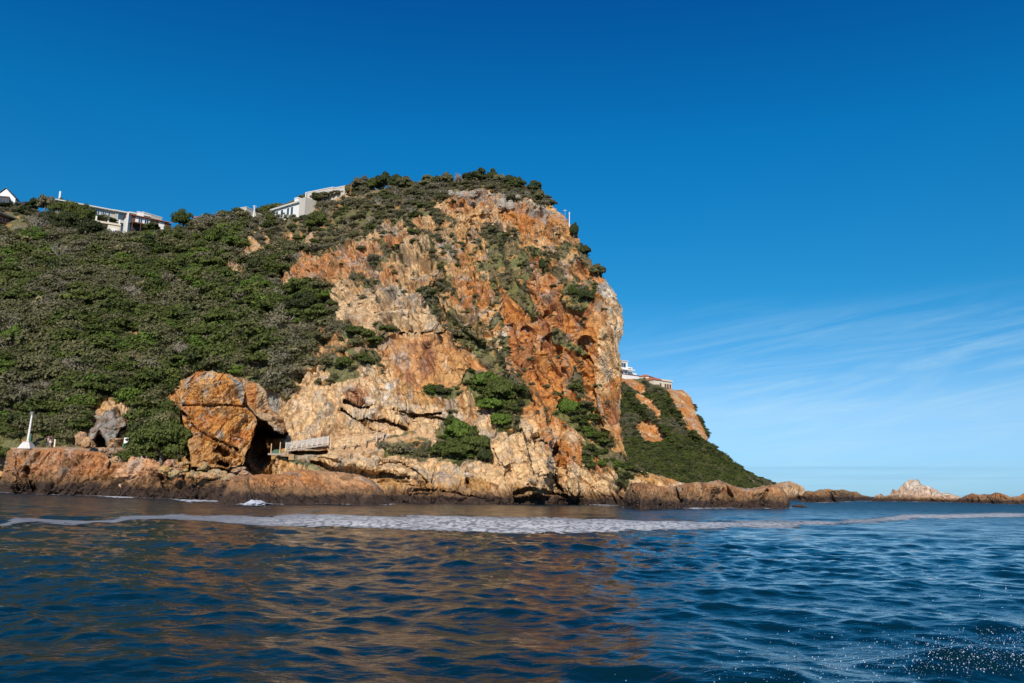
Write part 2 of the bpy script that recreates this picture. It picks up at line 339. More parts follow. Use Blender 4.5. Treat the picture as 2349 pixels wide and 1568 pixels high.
VEG = [  # scrub-covered ground
    [(-400, 380), (600, 470), (612, 500), (590, 530), (560, 552), (548, 590), (515, 612), (520, 640), (600, 640), (690, 650), (735, 672), (770, 700), (768, 735), (728, 755), (716, 790), (722, 835), (665, 850), (663, 885), (650, 905),
     (610, 890), (560, 872), (530, 852), (450, 850), (420, 866), (398, 890), (372, 915), (362, 930), (415, 945), (428, 990), (445, 1052), (300, 1062), (292, 1012), (298, 960), (280, 920), (240, 915), (180, 940), (205, 1000), (190, 1030), (-400, 1090)],
    [(600, 440), (1300, 400), (1262, 462), (1245, 470), (1200, 452), (1130, 448), (1060, 444), (1020, 462), (1000, 495), (960, 505), (935, 520), (920, 512), (885, 508), (840, 545), (800, 545), (752, 570), (700, 580), (680, 596), (640, 632), (600, 642), (548, 620), (590, 530)],
    [(1101, 523), (1126, 515), (1150, 530), (1185, 552), (1212, 580), (1214, 612), (1212, 645), (1232, 700), (1240, 716), (1224, 718), (1190, 690), (1160, 672), (1145, 656), (1130, 612), (1112, 560)],
    [(1127, 603), (1146, 678), (1150, 700), (1125, 680), (1100, 640), (1085, 600)],
    [(1020, 700), (1071, 745), (1100, 770), (1130, 790), (1160, 830), (1190, 870), (1150, 862), (1110, 832), (1085, 800), (1040, 760)],
    [(1070, 856), (1100, 850), (1150, 855), (1190, 870), (1210, 900), (1208, 930), (1170, 944), (1130, 945), (1110, 935), (1085, 905), (1040, 915), (982, 912), (980, 890), (1060, 888)],
    [(995, 985), (1010, 970), (1040, 950), (1050, 965), (1070, 990), (1090, 1010), (1105, 1040), (1128, 1050), (1120, 1062), (1090, 1070), (1050, 1075), (1010, 1065), (980, 1050), (1000, 1020)],
    [(870, 1015), (905, 995), (950, 990), (978, 1008), (988, 1050), (960, 1060), (915, 1040), (880, 1035)],
    [(1280, 920), (1310, 918), (1340, 940), (1380, 990), (1410, 1030), (1440, 1060), (1475, 1082), (1440, 1088), (1400, 1066), (1350, 1024), (1300, 988), (1275, 955)],
    [(1308, 640), (1365, 640), (1368, 670), (1352, 700), (1325, 705), (1292, 695), (1288, 665)],
    [(1265, 755), (1290, 760), (1320, 792), (1350, 797), (1342, 812), (1300, 802), (1270, 787)],
    [(1313, 825), (1335, 850), (1347, 900), (1332, 918), (1313, 890)],
    [(1235, 585), (1250, 590), (1248, 615), (1238, 612)], [(1130, 945), (1175, 945), (1190, 960), (1180, 985), (1140, 975), (1128, 960)],
    [(752, 815), (790, 822), (820, 830), (850, 810), (862, 835), (820, 850), (795, 865), (765, 870), (748, 840)], [(735, 735), (790, 738), (825, 760), (790, 770), (745, 755)],
    [(860, 745), (900, 742), (912, 765), (880, 775), (862, 762)], [(955, 640), (990, 660), (1000, 700), (1010, 735), (985, 730), (968, 690)], [(1340, 535), (1352, 560), (1366, 600), (1390, 625), (1372, 632), (1340, 600), (1325, 560)]]
MIXV = [[(600, 640), (690, 575), (800, 540), (900, 500), (1000, 490), (1105, 525), (1150, 680), (1170, 850), (1110, 840), (1050, 780), (1010, 740), (985, 660), (930, 640), (860, 655), (780, 668), (735, 680), (690, 655)],
        [(1340, 1010), (1480, 1090), (1420, 1120), (1330, 1070)],
        [(1200, 560), (1330, 560), (1350, 640), (1260, 660)], [(720, 770), (860, 770), (880, 860), (740, 880)]]
ROCKP = [  # rock showing through the scrub
    [(392, 872), (425, 850), (445, 865), (430, 905), (402, 908)], [(352, 940), (372, 918), (418, 915), (432, 955), (400, 958), (368, 948)],
    [(553, 550), (600, 522), (616, 545), (634, 575), (625, 592), (580, 602), (560, 580)], [(735, 458), (785, 438), (812, 436), (808, 452), (765, 462), (740, 472), (712, 476)], [(626, 560), (674, 538), (680, 556), (640, 570)],
    [(688, 560), (704, 533), (720, 538), (718, 562), (700, 572)], [(640, 635), (688, 594), (703, 580), (751, 573), (799, 546), (832, 562), (845, 588), (808, 610), (805, 640), (753, 655), (726, 668), (700, 648), (664, 646)],
    [(838, 545), (888, 512), (912, 518), (932, 536), (950, 548), (912, 562), (863, 562)], [(967, 509), (985, 503), (1000, 496), (1040, 504), (1072, 511), (1100, 527), (1102, 541), (1080, 546), (1040, 541), (1010, 531), (980, 526)],
    [(981, 538), (1010, 527), (1050, 534), (1090, 558), (1119, 564), (1130, 600), (1132, 614), (1098, 592), (1060, 577), (1030, 562), (1000, 547)], [(899, 580), (935, 560), (974, 554), (992, 580), (1001, 607), (1014, 645), (985, 660), (930, 645), (905, 625), (860, 640), (880, 600)],
    [(520, 608), (545, 592), (562, 612), (556, 640), (528, 632)], [(1034, 440), (1060, 438), (1110, 442), (1112, 470), (1080, 455), (1040, 452)], [(990, 470), (1010, 460), (1050, 472), (1055, 492), (1020, 484)], [(1090, 620), (1120, 625), (1135, 690), (1120, 720), (1095, 690)],
    [(1030, 610), (1052, 605), (1080, 640), (1090, 700), (1062, 690), (1040, 650)], [(470, 678), (520, 676), (525, 690), (475, 690)], [(600, 575), (640, 560), (655, 590), (615, 600)]]
CREAM = [[(640, 905), (665, 850), (740, 840), (860, 880), (960, 930), (1060, 935), (1130, 950), (1250, 970), (1262, 1080), (1240, 1110), (900, 1090), (700, 1040), (640, 1000), (612, 950)], [(745, 690), (860, 655), (990, 650), (1000, 765), (880, 775), (760, 740)],
         [(1372, 640), (1410, 670), (1432, 730), (1424, 790), (1424, 840), (1395, 900), (1372, 960), (1362, 900), (1378, 800), (1368, 720)], [(1200, 1060), (1440, 1080), (1600, 1120), (1600, 1150), (1200, 1130)]]
ORANGE = [[(890, 772), (1010, 768), (1075, 785), (1135, 832), (1100, 852), (1070, 890), (960, 900), (900, 860), (880, 810)], [(1140, 690), (1380, 640), (1375, 960), (1320, 960), (1250, 940), (1180, 850)], [(1280, 1010), (1420, 1060), (1430, 1085), (1350, 1085), (1290, 1060)],
          [(1120, 450), (1330, 520), (1390, 650), (1240, 700), (1205, 560)], [(640, 635), (800, 545), (845, 590), (730, 665)], [(340, 850), (600, 850), (570, 970), (340, 970)]]
REDB = [[(1195, 560), (1240, 560), (1262, 640), (1285, 700), (1270, 830), (1240, 760), (1215, 650)], [(1150, 720), (1230, 760), (1235, 860), (1190, 850)], [(1340, 560), (1365, 680), (1350, 760), (1290, 720)], [(1390, 900), (1425, 880), (1424, 970), (1375, 985)],
        [(930, 775), (1000, 775), (1000, 850), (950, 900), (900, 830)], [(790, 905), (850, 880), (860, 915), (830, 935), (800, 925)], [(1045, 850), (1060, 920), (1075, 1000)]]
GREY = [[(885, 652), (935, 648), (960, 690), (945, 720), (905, 700), (880, 680)], [(1030, 436), (1110, 440), (1210, 455), (1270, 485), (1260, 510), (1200, 480), (1120, 465), (1035, 456)], [(1000, 540), (1040, 535), (1060, 575), (1030, 590), (1000, 570)], [(855, 515), (910, 518), (905, 545), (870, 540)],
        [(598, 880), (640, 900), (650, 1000), (612, 960)], [(205, 940), (290, 945), (292, 1025), (205, 1030)], [(1262, 1040), (1272, 1030), (1280, 1118), (1268, 1110)], [(1365, 640), (1400, 640), (1410, 690), (1370, 690)]]
WHITE = [[(1214, 582), (1228, 588), (1240, 620), (1244, 640), (1228, 632), (1220, 610)], [(1252, 636), (1262, 640), (1260, 676), (1253, 668)], [(830, 925), (870, 890), (910, 865), (908, 880), (880, 925), (865, 950), (838, 968), (820, 950)], [(1385, 650), (1405, 660), (1418, 700), (1398, 700), (1380, 690)],
         [(1130, 680), (1142, 700), (1152, 780), (1160, 820), (1146, 800), (1134, 740)], [(1390, 712), (1426, 705), (1424, 760), (1398, 770)]]
def vegmask(x, y):
    v = soft(x, y, VEG, 16, 50); mx = soft(x, y, MIXV, 14, 52)
    P = np.stack([(x*.80+y*.6)/30.0, (y*.8-x*.6)/15.0, np.zeros_like(x)], -1)
    pat = (fbm(P, 57, 4, .6) > 0.06).astype(float)
    v = np.maximum(v, mx*pat); r = soft(x, y, ROCKP, 9, 54)
    r = r*(fbm(P*1.7, 58, 3) < .28); return np.clip(v-r, 0, 1)
def rockcol(x, y, P, dsp, deflt=OC, s=0):
    n1 = fbm(P/9.0, 201+s, 4)
    Q = np.stack([P[..., 0]+P[..., 2]*.25, P[..., 1]*.5, (P[..., 2])*.16], -1); st = fbm(Q/1.6, 205+s, 5, .6)   # run-off streaks
    c = np.broadcast_to(deflt, P.shape).copy(); c = lerp(c, OR, sstep(-.05, .25, n1)); c = lerp(c, CR, sstep(.02, .3, fbm(P/5, 210+s, 4))*.7)
    return c, n1, st
def finish(c, P, st, s=0):
    c = lerp(c, RB, sstep(.16, .42, st)*.55); c = lerp(c, PW, sstep(.20, .45, -st)*.22)
    g = fbm(P/3.0, 215+s, 5, .65); c = lerp(c, GR, sstep(.12, .32, g)*.55); c = lerp(c, BR*.8, sstep(.20, .36, fbm(P/1.4, 219+s, 5, .6))*.35)
    return c*(1+.30*fbm(P/.8, 223+s, 3))[..., None]
def maincol(x, y, P, dsp):
    c, n1, st = rockcol(x, y, P, dsp)
    c = lerp(c, CR, soft(x, y, CREAM, 22, 62)*.95); c = lerp(c, OR, soft(x, y, ORANGE, 22, 64)*np.clip(.7+1.2*n1, 0, 1)); c = lerp(c, RB, soft(x, y, REDB, 16, 66)*np.clip(.45+2.2*st, 0, .9))
    c = finish(c, P, st); c = lerp(c, GR, soft(x, y, GREY, 14, 68)*np.clip(.6+1.5*fbm(P/2, 240, 4), 0, 1)); c = lerp(c, PW, soft(x, y, WHITE, 9, 70)*np.clip(.35+1.6*fbm(P/1.5, 241, 4), 0, .8))
    up = sstep(1020, 700, y)*sstep(1200, 900, x); c = lerp(c, c*.75+GR*.25, up*.5)
    veg = vegmask(x, y); sc = lerp(np.broadcast_to(SO, P.shape).copy(), MO, np.clip(.5+2*fbm(P/4, 250, 4), 0, 1)); sc = lerp(sc, OC*.8, sstep(.25, .4, fbm(P/2.4, 251, 4)))
    c = lerp(c, sc, veg*.92)
    pth = soft(x, y, [[(750, 1030), (800, 1024), (880, 1010), (940, 998), (985, 985), (1000, 1005), (960, 1003), (900, 1018), (850, 1034), (790, 1042)]], 4, 72); c = lerp(c, np.array((.60, .37, .19)), pth*.9)
    gs = soft(x, y, [[(625, 1042), (665, 1040), (700, 1058), (740, 1076), (735, 1082), (690, 1070), (650, 1055)]], 4, 73); c = lerp(c, np.array((.19, .24, .13)), gs*.8)
    return c
def mainamp(x, y):
    v = soft(x, y, VEG, 10, 50); a = 1-.62*v
    a = a*(1-.75*soft(x, y, [[(620, 1030), (1000, 975), (1000, 1012), (760, 1050), (620, 1052)]], 3, 74))
    low = soft(x, y, [[(640, 850), (1260, 850), (1260, 1150), (640, 1150)]], 30, 75); a = a*(1-.35*low)
    smooth = soft(x, y, [[(890, 772), (1010, 768), (1135, 832), (1070, 890), (900, 900)], [(760, 690), (870, 670), (870, 750), (770, 740)]], 12, 76); return a*(1-.45*smooth)
head, HM = relief('headland', MAIN, maindepth, 1.7, ROCK, margin=34, back=2.6, drop=0.05, top=SKY[:32], rnd=(16, 2.2), amp=1.2, color=maincol, ampfn=mainamp, s=3, tide=1.0, ret=True, tilt=22, zst=.34)
tag(head, kind='structure')

# ================================================================== SECOND HEADLAND
SK2 = [(1380, 838), (1410, 866), (1432, 869), (1470, 867), (1490, 874), (1512, 882), (1542, 894), (1566, 896), (1585, 912), (1597, 940), (1609, 965), (1626, 1006), (1623, 1016), (1640, 1030), (1657, 1040), (1680, 1060), (1704, 1080), (1740, 1098), (1781, 1113), (1806, 1120)]
FAR = SK2+[(1806, 1150), (1380, 1150)]
fb = tps([(1380, 1150, 330), (1380, 1080, 360), (1380, 1000, 410), (1380, 920, 460), (1380, 845, 520), (1480, 1150, 320), (1480, 1080, 350), (1480, 1000, 400), (1480, 920, 450), (1480, 866, 500), (1560, 1150, 320), (1560, 1080, 350), (1560, 1010, 395),
          (1560, 950, 430), (1560, 896, 480), (1615, 1150, 320), (1615, 1080, 355), (1615, 1020, 395), (1615, 970, 430), (1700, 1150, 330), (1700, 1100, 360), (1700, 1078, 400), (1800, 1150, 330), (1800, 1125, 360)])
def fdepth(x, y):
    D = fb(x, y); jx, jy = jitter(x, y, 6, 91)
    for ln, w, a in (([(1540, 900), (1570, 960), (1620, 1020)], 26, 10), ([(1440, 900), (1500, 960), (1520, 980)], 22, 8), ([(1450, 965), (1500, 1020)], 22, 8)): D = D-a*np.clip(1-segdist(jx, jy, ln)[0]/w, 0, 1)
    for ln, w, a in (([(1530, 930), (1560, 985), (1600, 1020)], 16, 10), ([(1430, 920), (1500, 990), (1560, 1040)], 16, 9)): D = D+a*np.clip(1-segdist(jx, jy, ln)[0]/w, 0, 1)
    return D
FROCK = [[(1380, 870), (1440, 860), (1478, 888), (1488, 905), (1470, 905), (1450, 892), (1432, 880), (1400, 900)], [(1452, 905), (1470, 902), (1496, 918), (1516, 948), (1520, 962), (1508, 968), (1490, 945), (1466, 925)], [(1526, 893), (1556, 890), (1584, 903), (1594, 940), (1608, 970), (1627, 1006), (1624, 1014),
         (1612, 1008), (1600, 995), (1585, 990), (1568, 975), (1560, 950), (1545, 930)], [(1460, 965), (1490, 965), (1512, 985), (1530, 1012), (1505, 1018), (1470, 1010), (1458, 985)], [(1532, 940), (1544, 945), (1540, 962), (1532, 955)], [(1380, 900), (1428, 900), (1424, 1040), (1380, 1040)]]
def fveg(x, y): return 1-soft(x, y, FROCK, 6, 93)
def fcol(x, y, P, dsp):
    c, n1, st = rockcol(x, y, P, dsp, OR, 40); c = finish(c, P/2.0, st, 41); v = fveg(x, y); sc = lerp(np.broadcast_to(SO*.85, P.shape).copy(), MO*.9, np.clip(.5+2*fbm(P/9, 250, 4), 0, 1)); return lerp(c, sc, v*.95)
far, FM = relief('headland', FAR, fdepth, 1.5, ROCK, margin=24, back=5, drop=.05, top=SK2, rnd=(10, 5), amp=.8, scale=2.2, color=fcol, ampfn=lambda x, y: 1-.6*fveg(x, y), s=11, ret=True)
tag(far, kind='structure')

# ================================================================== SHORE ROCKS (each outcrop a thing)
def shorecol(base_c, warm=.4, s=0, pale=.2):
    def f(x, y, P, dsp):
        c = np.broadcast_to(base_c, P.shape).copy(); n1 = fbm(P/4.0, 301+s, 4); c = lerp(c, OR, sstep(.0, .3, n1)*warm); c = lerp(c, CR, sstep(.0, .35, -n1)*pale)
        c = lerp(c, BR*.7, sstep(.14, .32, fbm(P/2.2, 305+s, 5, .6))*.7); c = lerp(c, GR, sstep(.18, .34, fbm(P/2.8, 309+s, 5, .6))*.5)
        return c*(1+.3*fbm(P/.6, 311+s, 4))[..., None]
    return f
def wdepth(foot, rise, x0=None, slope=0.0):
    """rock face: waterline given by foot(x) in pixels, leaning back with height"""
    fx = np.array([p[0] for p in foot], float); fy = np.array([p[1] for p in foot], float)
    def f(x, y):
        yw = np.interp(x, fx, fy); Y0 = ywater(x, yw); z = np.clip((yw-y)/FL*Y0, -1.5, 60); return Y0+rise*z+slope*z*z
    return f
SHORE = []
def shore(name, top, foot, rise, label, col, step=1.7, slope=0, amp=.5, scale=.4, tilt=20, tide=.9, margin=14, back=.5, rnd=(10, 2.0), s=0, below=9, cat='rock', grooves=(), group=None, ridges=(), drop=.25, ampfn=None, zst=.5):
    x0, x1 = top[0][0], top[-1][0]
    fx = [p for p in foot]; poly = list(top)+[(x, y+below) for x, y in reversed(fx)]
    wd = wdepth(foot, rise, slope=slope)
    def D(x, y):
        d = wd(x, y); jx, jy = jitter(x, y, 4, 33+s)
        for ln, w, a in grooves: d = d+a*sstep(1, .4, segdist(jx, jy, ln)[0]/w)
        for ln, w, a in ridges: d = d-a*np.clip(1-segdist(jx, jy, ln)[0]/w, 0, 1)
        return d
    o = relief(name, poly, D, step, ROCKS, margin=margin, back=back, drop=drop, top=top, rnd=rnd, amp=amp, scale=scale, tilt=tilt, color=col, s=s, tide=tide, ampfn=ampfn, zst=zst)
    tag(o, label, cat, group); SHORE.append(o); return o
shore('rock_shelf', [(-300, 1060), (-120, 1052), (0, 1052), (10, 1040), (22, 1031), (49, 1028), (99, 1030), (139, 1024), (168, 1026), (198, 1032), (228, 1036), (246, 1044), (257, 1062), (285, 1060), (330, 1066), (376, 1074), (420, 1082), (470, 1090), (540, 1102), (600, 1110), (640, 1120)],
      [(-300, 1122), (0, 1127), (30, 1132), (99, 1134), (154, 1135.5), (218, 1137), (311, 1141), (350, 1142.5), (465, 1146), (510, 1149), (640, 1151)], 1.0, 'long tan rock shelf below the path and lamp post, dark weed along its foot', shorecol(RU*1.0+.02, .5, 1, .35),
      amp=1.25, scale=.5, slope=.03, tilt=-20, tide=1.5, grooves=[([(60, 1075), (72, 1105), (80, 1125)], 7, 2.5), ([(20, 1085), (45, 1120)], 5, 2), ([(372, 1062), (370, 1090), (378, 1116)], 6, 2.2), ([(258, 1052), (250, 1075)], 4, 1.6), ([(480, 1100), (560, 1110)], 6, 1.5)], s=21)
shore('rock_outcrop', [(500, 1145), (516, 1125), (527, 1098), (540, 1090), (560, 1091), (596, 1087), (632, 1089), (660, 1082), (688, 1076), (720, 1079), (772, 1082), (819, 1087), (848, 1098), (866, 1112), (880, 1130), (894, 1145)], [(500, 1155), (560, 1157), (640, 1156), (760, 1156), (840, 1157), (896, 1157)], .75,
      'low rounded reddish outcrop in front of the cave, fringed by black weed', shorecol(np.array((.50, .235, .10)), .5, 3, .3), slope=.08, amp=.5, scale=.42, tilt=60, tide=1.0, rnd=(12, 2.5), s=23)
shore('rock_outcrop', [(1430, 1156), (1434, 1130), (1448, 1112), (1470, 1106), (1500, 1112), (1530, 1118), (1560, 1112), (1600, 1105), (1622, 1108), (1650, 1103), (1668, 1112), (1700, 1120), (1740, 1120), (1770, 1112), (1795, 1118), (1806, 1138), (1812, 1152)], [(1430, 1164), (1470, 1168), (1560, 1166), (1650, 1164), (1740, 1166), (1810, 1166)], .8,
      'jagged brown rocks at the foot of the sheer cliff, nearest on the right side', shorecol(RU*.95, .35, 4, .45), slope=.05, amp=.75, scale=.5, tilt=-35, tide=1.1, rnd=(8, 2), s=24, grooves=[([(1660, 1110), (1675, 1140)], 6, 2), ([(1545, 1115), (1560, 1150)], 5, 1.6), ([(1760, 1125), (1750, 1150)], 5, 1.5)])
shore('rock_outcrop', [(1470, 1120), (1490, 1096), (1520, 1092), (1545, 1104), (1570, 1108), (1590, 1112), (1605, 1104), (1625, 1106), (1650, 1101), (1668, 1108), (1690, 1118), (1720, 1122), (1752, 1114), (1775, 1113), (1782, 1108), (1800, 1106), (1812, 1103), (1822, 1107), (1840, 1114), (1846, 1124), (1850, 1140)],
      [(1470, 1150), (1600, 1150), (1700, 1148), (1780, 1147), (1850, 1149)], .9, 'pale tan craggy ridge of shore rock behind the nearest brown rocks', shorecol(np.array((.55, .34, .19)), .2, 5, .6), slope=.03, amp=.85, scale=.75, tilt=-30, tide=1.1, rnd=(6, 3), s=25, step=1.4)
shore('rock_outcrop', [(1838, 1140), (1848, 1126), (1866, 1128), (1880, 1124), (1898, 1121), (1915, 1124), (1932, 1123), (1950, 1127), (1966, 1128), (1978, 1136), (1996, 1139), (2008, 1146)], [(1838, 1152), (1905, 1153), (1960, 1149), (2008, 1149)], 1.2, 'low flat-topped rock with patches of green scrub left of the pyramid rock', shorecol(OC*.85, .5, 6, .4), slope=.03, amp=.8, scale=1.1, tide=1.7, s=26, rnd=(5, 4), step=1.2, margin=10, back=2, below=5,
      grooves=[([(1912, 1130), (1914, 1150)], 4, 8)])
shore('rock_outcrop', [(1998, 1148), (2008, 1137), (2018, 1134), (2030, 1138), (2044, 1134), (2060, 1132), (2090, 1134), (2120, 1138), (2150, 1140), (2180, 1144), (2196, 1150)], [(1998, 1150.5), (2100, 1151), (2196, 1153)], .6, 'row of low pinkish rocks along the foot of the pale pyramid rock', shorecol(np.array((.60, .38, .25)), .2, 7, .6), amp=.8, scale=1.0, tide=1.2, s=27, rnd=(4, 3), step=1.1, margin=8, back=1.5, below=4)
def pyrcol(x, y, P, dsp):
    c = shorecol(np.array((.58, .42, .31)), .15, 8, .5)(x, y, P, dsp); wz = soft(x, y, [[(2075, 1106), (2085, 1098), (2110, 1099), (2130, 1112), (2165, 1128), (2190, 1140), (2150, 1138), (2110, 1124), (2080, 1120)]], 5, 95)
    return lerp(c, PW, wz*np.clip(.45+1.4*fbm(P/2, 96, 4), 0, 1))
shore('pyramid_rock', [(2026, 1142), (2042, 1134), (2048, 1120), (2056, 1124), (2066, 1116), (2076, 1105), (2084, 1100), (2100, 1100), (2108, 1103), (2115, 1112), (2130, 1114), (2146, 1122), (2160, 1129), (2178, 1132), (2196, 1138), (2210, 1144)], [(2026, 1149), (2120, 1150), (2210, 1152)], 1.3, 'pale pyramid-shaped sea rock whitened by bird droppings', pyrcol, slope=.01, amp=.9, scale=1.4, tide=1.0, s=28, rnd=(5, 6), step=1.0, margin=9, back=3, below=4, tilt=-30)
shore('rock_outcrop', [(2185, 1150), (2204, 1142), (2216, 1136), (2232, 1132), (2246, 1135), (2262, 1135), (2276, 1132), (2284, 1129), (2300, 1133), (2318, 1139), (2334, 1138), (2349, 1131), (2380, 1128), (2450, 1134), (2520, 1140)], [(2185, 1153), (2300, 1156), (2349, 1157), (2520, 1159)], .9, 'long low brown reef closing the right edge of the view', shorecol(RU*.8, .35, 9, .25), amp=.8, scale=.8, tide=1.5, s=29, rnd=(5, 3), step=1.2, margin=9, back=1.5, below=5)
# orange crag left of the cave, standing free of the slope behind
CRAG = [(414, 936), (412, 905), (422, 878), (428, 868), (450, 853), (486, 851), (522, 857), (548, 868), (557, 880), (563, 902), (558, 930), (570, 938), (586, 952), (591, 970), (583, 988), (577, 1012), (566, 1038), (556, 1064), (540, 1074), (440, 1074), (438, 1050), (430, 1020), (426, 990), (418, 962)]
cb = tps([(360, 930, 116), (410, 930, 112), (400, 960, 108), (440, 880, 112), (490, 860, 111), (490, 900, 107.5), (545, 880, 110), (545, 920, 107), (480, 940, 106.5), (540, 960, 103.5), (580, 965, 104), (440, 980, 105), (500, 1000, 103), (570, 1000, 103.5), (450, 1060, 99), (500, 1060, 99), (550, 1060, 100)])
def cragd(x, y):
    D = cb(x, y); jx, jy = jitter(x, y, 3, 83)
    for ln, w, a in (([(420, 930), (470, 932), (520, 930), (560, 936)], 4, 1.8), ([(420, 950), (450, 985), (500, 1012), (545, 1032)], 4, 2.2), ([(500, 1030), (516, 1040)], 12, 5), ([(505, 1060), (520, 1066)], 9, 4), ([(418, 945), (440, 965)], 4, 2), ([(463, 900), (468, 930)], 3, .8)): D = D+a*sstep(1, .4, segdist(jx, jy, ln)[0]/w)
    return D
def cragcol(x, y, P, dsp):
    c = np.broadcast_to(np.array((.56, .27, .07)), P.shape).copy(); c = lerp(c, OR, sstep(0, .25, fbm(P/2.5, 321, 4))); c = lerp(c, CR, sstep(.05, .3, fbm(P/2, 322, 4))*.5)
    c = lerp(c, BR*.8, sstep(.1, .3, fbm(P/1.6, 323, 5, .6))*.6); c = lerp(c, GR, sstep(.18, .3, fbm(P/1.2, 324, 5, .6))*.7); c = lerp(c, GR*.9, soft(x, y, [[(520, 856), (556, 876), (562, 905), (556, 930), (548, 900), (540, 878)]], 4, 97)*.9)  # last mix: grey strip puts the shade of the right-facing side into the colour
    c = lerp(c, OC, sstep(1000, 1060, y)*.7); return c*(1+.25*fbm(P/.6, 325, 4))[..., None]
crag = relief('crag', CRAG, cragd, 1.5, ROCKS, margin=22, back=.8, drop=.2, top=CRAG, rnd=(4, .7), amp=1.5, scale=.5, tilt=-35, color=cragcol, s=41, inward=.1)
tag(crag, 'ochre orange crag standing left of the dark sea cave', 'rock')
# leaning slab between the crag and the cream cliff
SLB = [(560, 896), (566, 880), (580, 875), (592, 878), (603, 886), (612, 900), (618, 930), (630, 945), (650, 960), (657, 985), (648, 996), (630, 988), (612, 968), (596, 962), (582, 950), (570, 934)]
sb_ = tps([(565, 890, 110), (600, 890, 110), (580, 930, 107), (615, 940, 108), (650, 980, 108), (620, 965, 106), (600, 955, 106)])
def slbcol(x, y, P, dsp):
    c = shorecol(np.array((.44, .30, .17)), .5, 12, .4)(x, y, P, dsp); return lerp(c, OR, soft(x, y, [[(560, 870), (585, 870), (590, 940), (566, 930)]], 5, 98)*.8)
tag(relief('leaning_slab', SLB, lambda x, y: sb_(x, y), 1.5, ROCKS, margin=16, back=.6, drop=.1, top=SLB, rnd=(4, .8), amp=1.2, scale=.45, tilt=-50, color=slbcol, s=43, inward=.1), 'grey and orange leaning slab hanging over the cave mouth', 'rock')
# grey pinnacle beside the path with dark hollows on both sides
PIN = [(201, 1006), (206, 985), (214, 980), (222, 966), (214, 955), (222, 950), (236, 955), (240, 945), (250, 942), (262, 945), (268, 960), (280, 954), (290, 962), (292, 980), (278, 985), (270, 1000), (266, 1024), (248, 1030), (240, 1008), (228, 990), (218, 1008)]
pb = tps([(210, 1000, 128), (240, 960, 129), (285, 965, 130), (250, 1000, 126.5), (255, 1025, 126)])
tag(relief('pinnacle', PIN, lambda x, y: pb(x, y), 1.3, ROCKS, margin=14, back=.7, drop=.1, top=PIN, rnd=(7, 2), amp=.8, scale=.35, tilt=-60, color=shorecol(GR*.72, .12, 13, .2), s=45, inward=.1), 'rough grey lichen-covered pinnacle between two dark hollows beside the path', 'rock')
# loose boulders
def ico(n=3):
    import bmesh
    bm = bmesh.new(); bmesh.ops.create_icosphere(bm, subdivisions=n, radius=1); bm.verts.ensure_lookup_table()
    V = np.array([v.co[:] for v in bm.verts]); F = np.array([[v.index for v in f.verts] for f in bm.faces]); bm.free(); return V, F
IV, IF = ico(4); IV5, IF5 = ico(5)
def boulder(px, py, Y, w, h, label, c, s, name='boulder', group=None, rot=0, det=False):
    V0, F0 = (IV5, IF5) if det else (IV, IF); k = Y/FL; r = np.array([w*k/2, w*k/2*.9, h*k/2])
    V = V0*r; sz = max(w, h)*k/2
    v, e = blocks(V/(sz*.9)+s*3.7, s); v2, e2 = blocks(V/(sz*.4)+s, s+3)
    V = V*(1+.26*v+.10*v2-.05*np.clip(1-e/.12, 0, 1)+.06*fbm(V/(sz*.3), s+5, 4))[:, None]
    V[:, 2] = np.maximum(V[:, 2], -r[2]*.85)
    cr_, sr_ = math.cos(rot), math.sin(rot); V = np.stack([V[:, 0]*cr_-V[:, 2]*sr_, V[:, 1], V[:, 0]*sr_+V[:, 2]*cr_], 1)
    col_ = np.broadcast_to(np.array(c), V.shape).copy()*(1+.3*fbm(V/(sz*.35), s+7, 4))[:, None]; col_ = lerp(col_, GR, sstep(.1, .3, fbm(V/(sz*.6), s+8, 4))*.5)
    o = npmesh(name, V, F0, ROCKS, np.clip(col_, 0, 1)); p = at(px, py, Y); o.location = p; return tag(o, label, 'boulder', group)
for a in [(186, 1008, 121, 24, 34, 'tall tan boulder leaning by the path left of the grey pinnacle', (.52, .30, .16), 1), (200, 1018, 119, 26, 26, 'orange pointed boulder at the left side of the dark hollow', (.56, .30, .12), 2),
          (236, 1034, 117, 17, 14, 'small round tan boulder in front of the dark hollow', (.46, .31, .19), 3), (262, 1041, 116, 34, 26, 'dark brown wedge boulder left of the grey-brown one', (.27, .17, .10), 4),
          (300, 1041, 117, 52, 24, 'long dark grey-brown boulder below the sign', (.30, .23, .16), 5), (275, 1055, 113, 36, 18, 'tan flat boulder below the dark wedge boulder', (.53, .33, .17), 6)]: boulder(*a)
boulder(326, 1088, 103.0, 96, 84, 'big square pinkish boulder standing out of the left rock shelf', (.60, .33, .17), 12, rot=.05, det=True)
rb = random.Random(5)
ORD = 'first second third fourth fifth sixth seventh eighth ninth tenth eleventh twelfth thirteenth fourteenth fifteenth sixteenth seventeenth eighteenth nineteenth twentieth twenty-first twenty-second twenty-third twenty-fourth twenty-fifth twenty-sixth twenty-seventh twenty-eighth twenty-ninth thirtieth'.split()
for i in range(30):
    px = 376+i*6.3+rb.uniform(-3, 3); py = 1070+rb.uniform(-12, 16)+(px-376)*.11; Y = 101-(py-1060)*.22
    boulder(px, py, Y, rb.uniform(13, 30), rb.uniform(10, 20), ORD[i]+' tan boulder from the left in the rubble band below the orange crag', (rb.uniform(.42, .56), rb.uniform(.25, .33), rb.uniform(.11, .16)), 20+i, group='rubble boulders below the orange crag', rot=rb.uniform(-.4, .4))
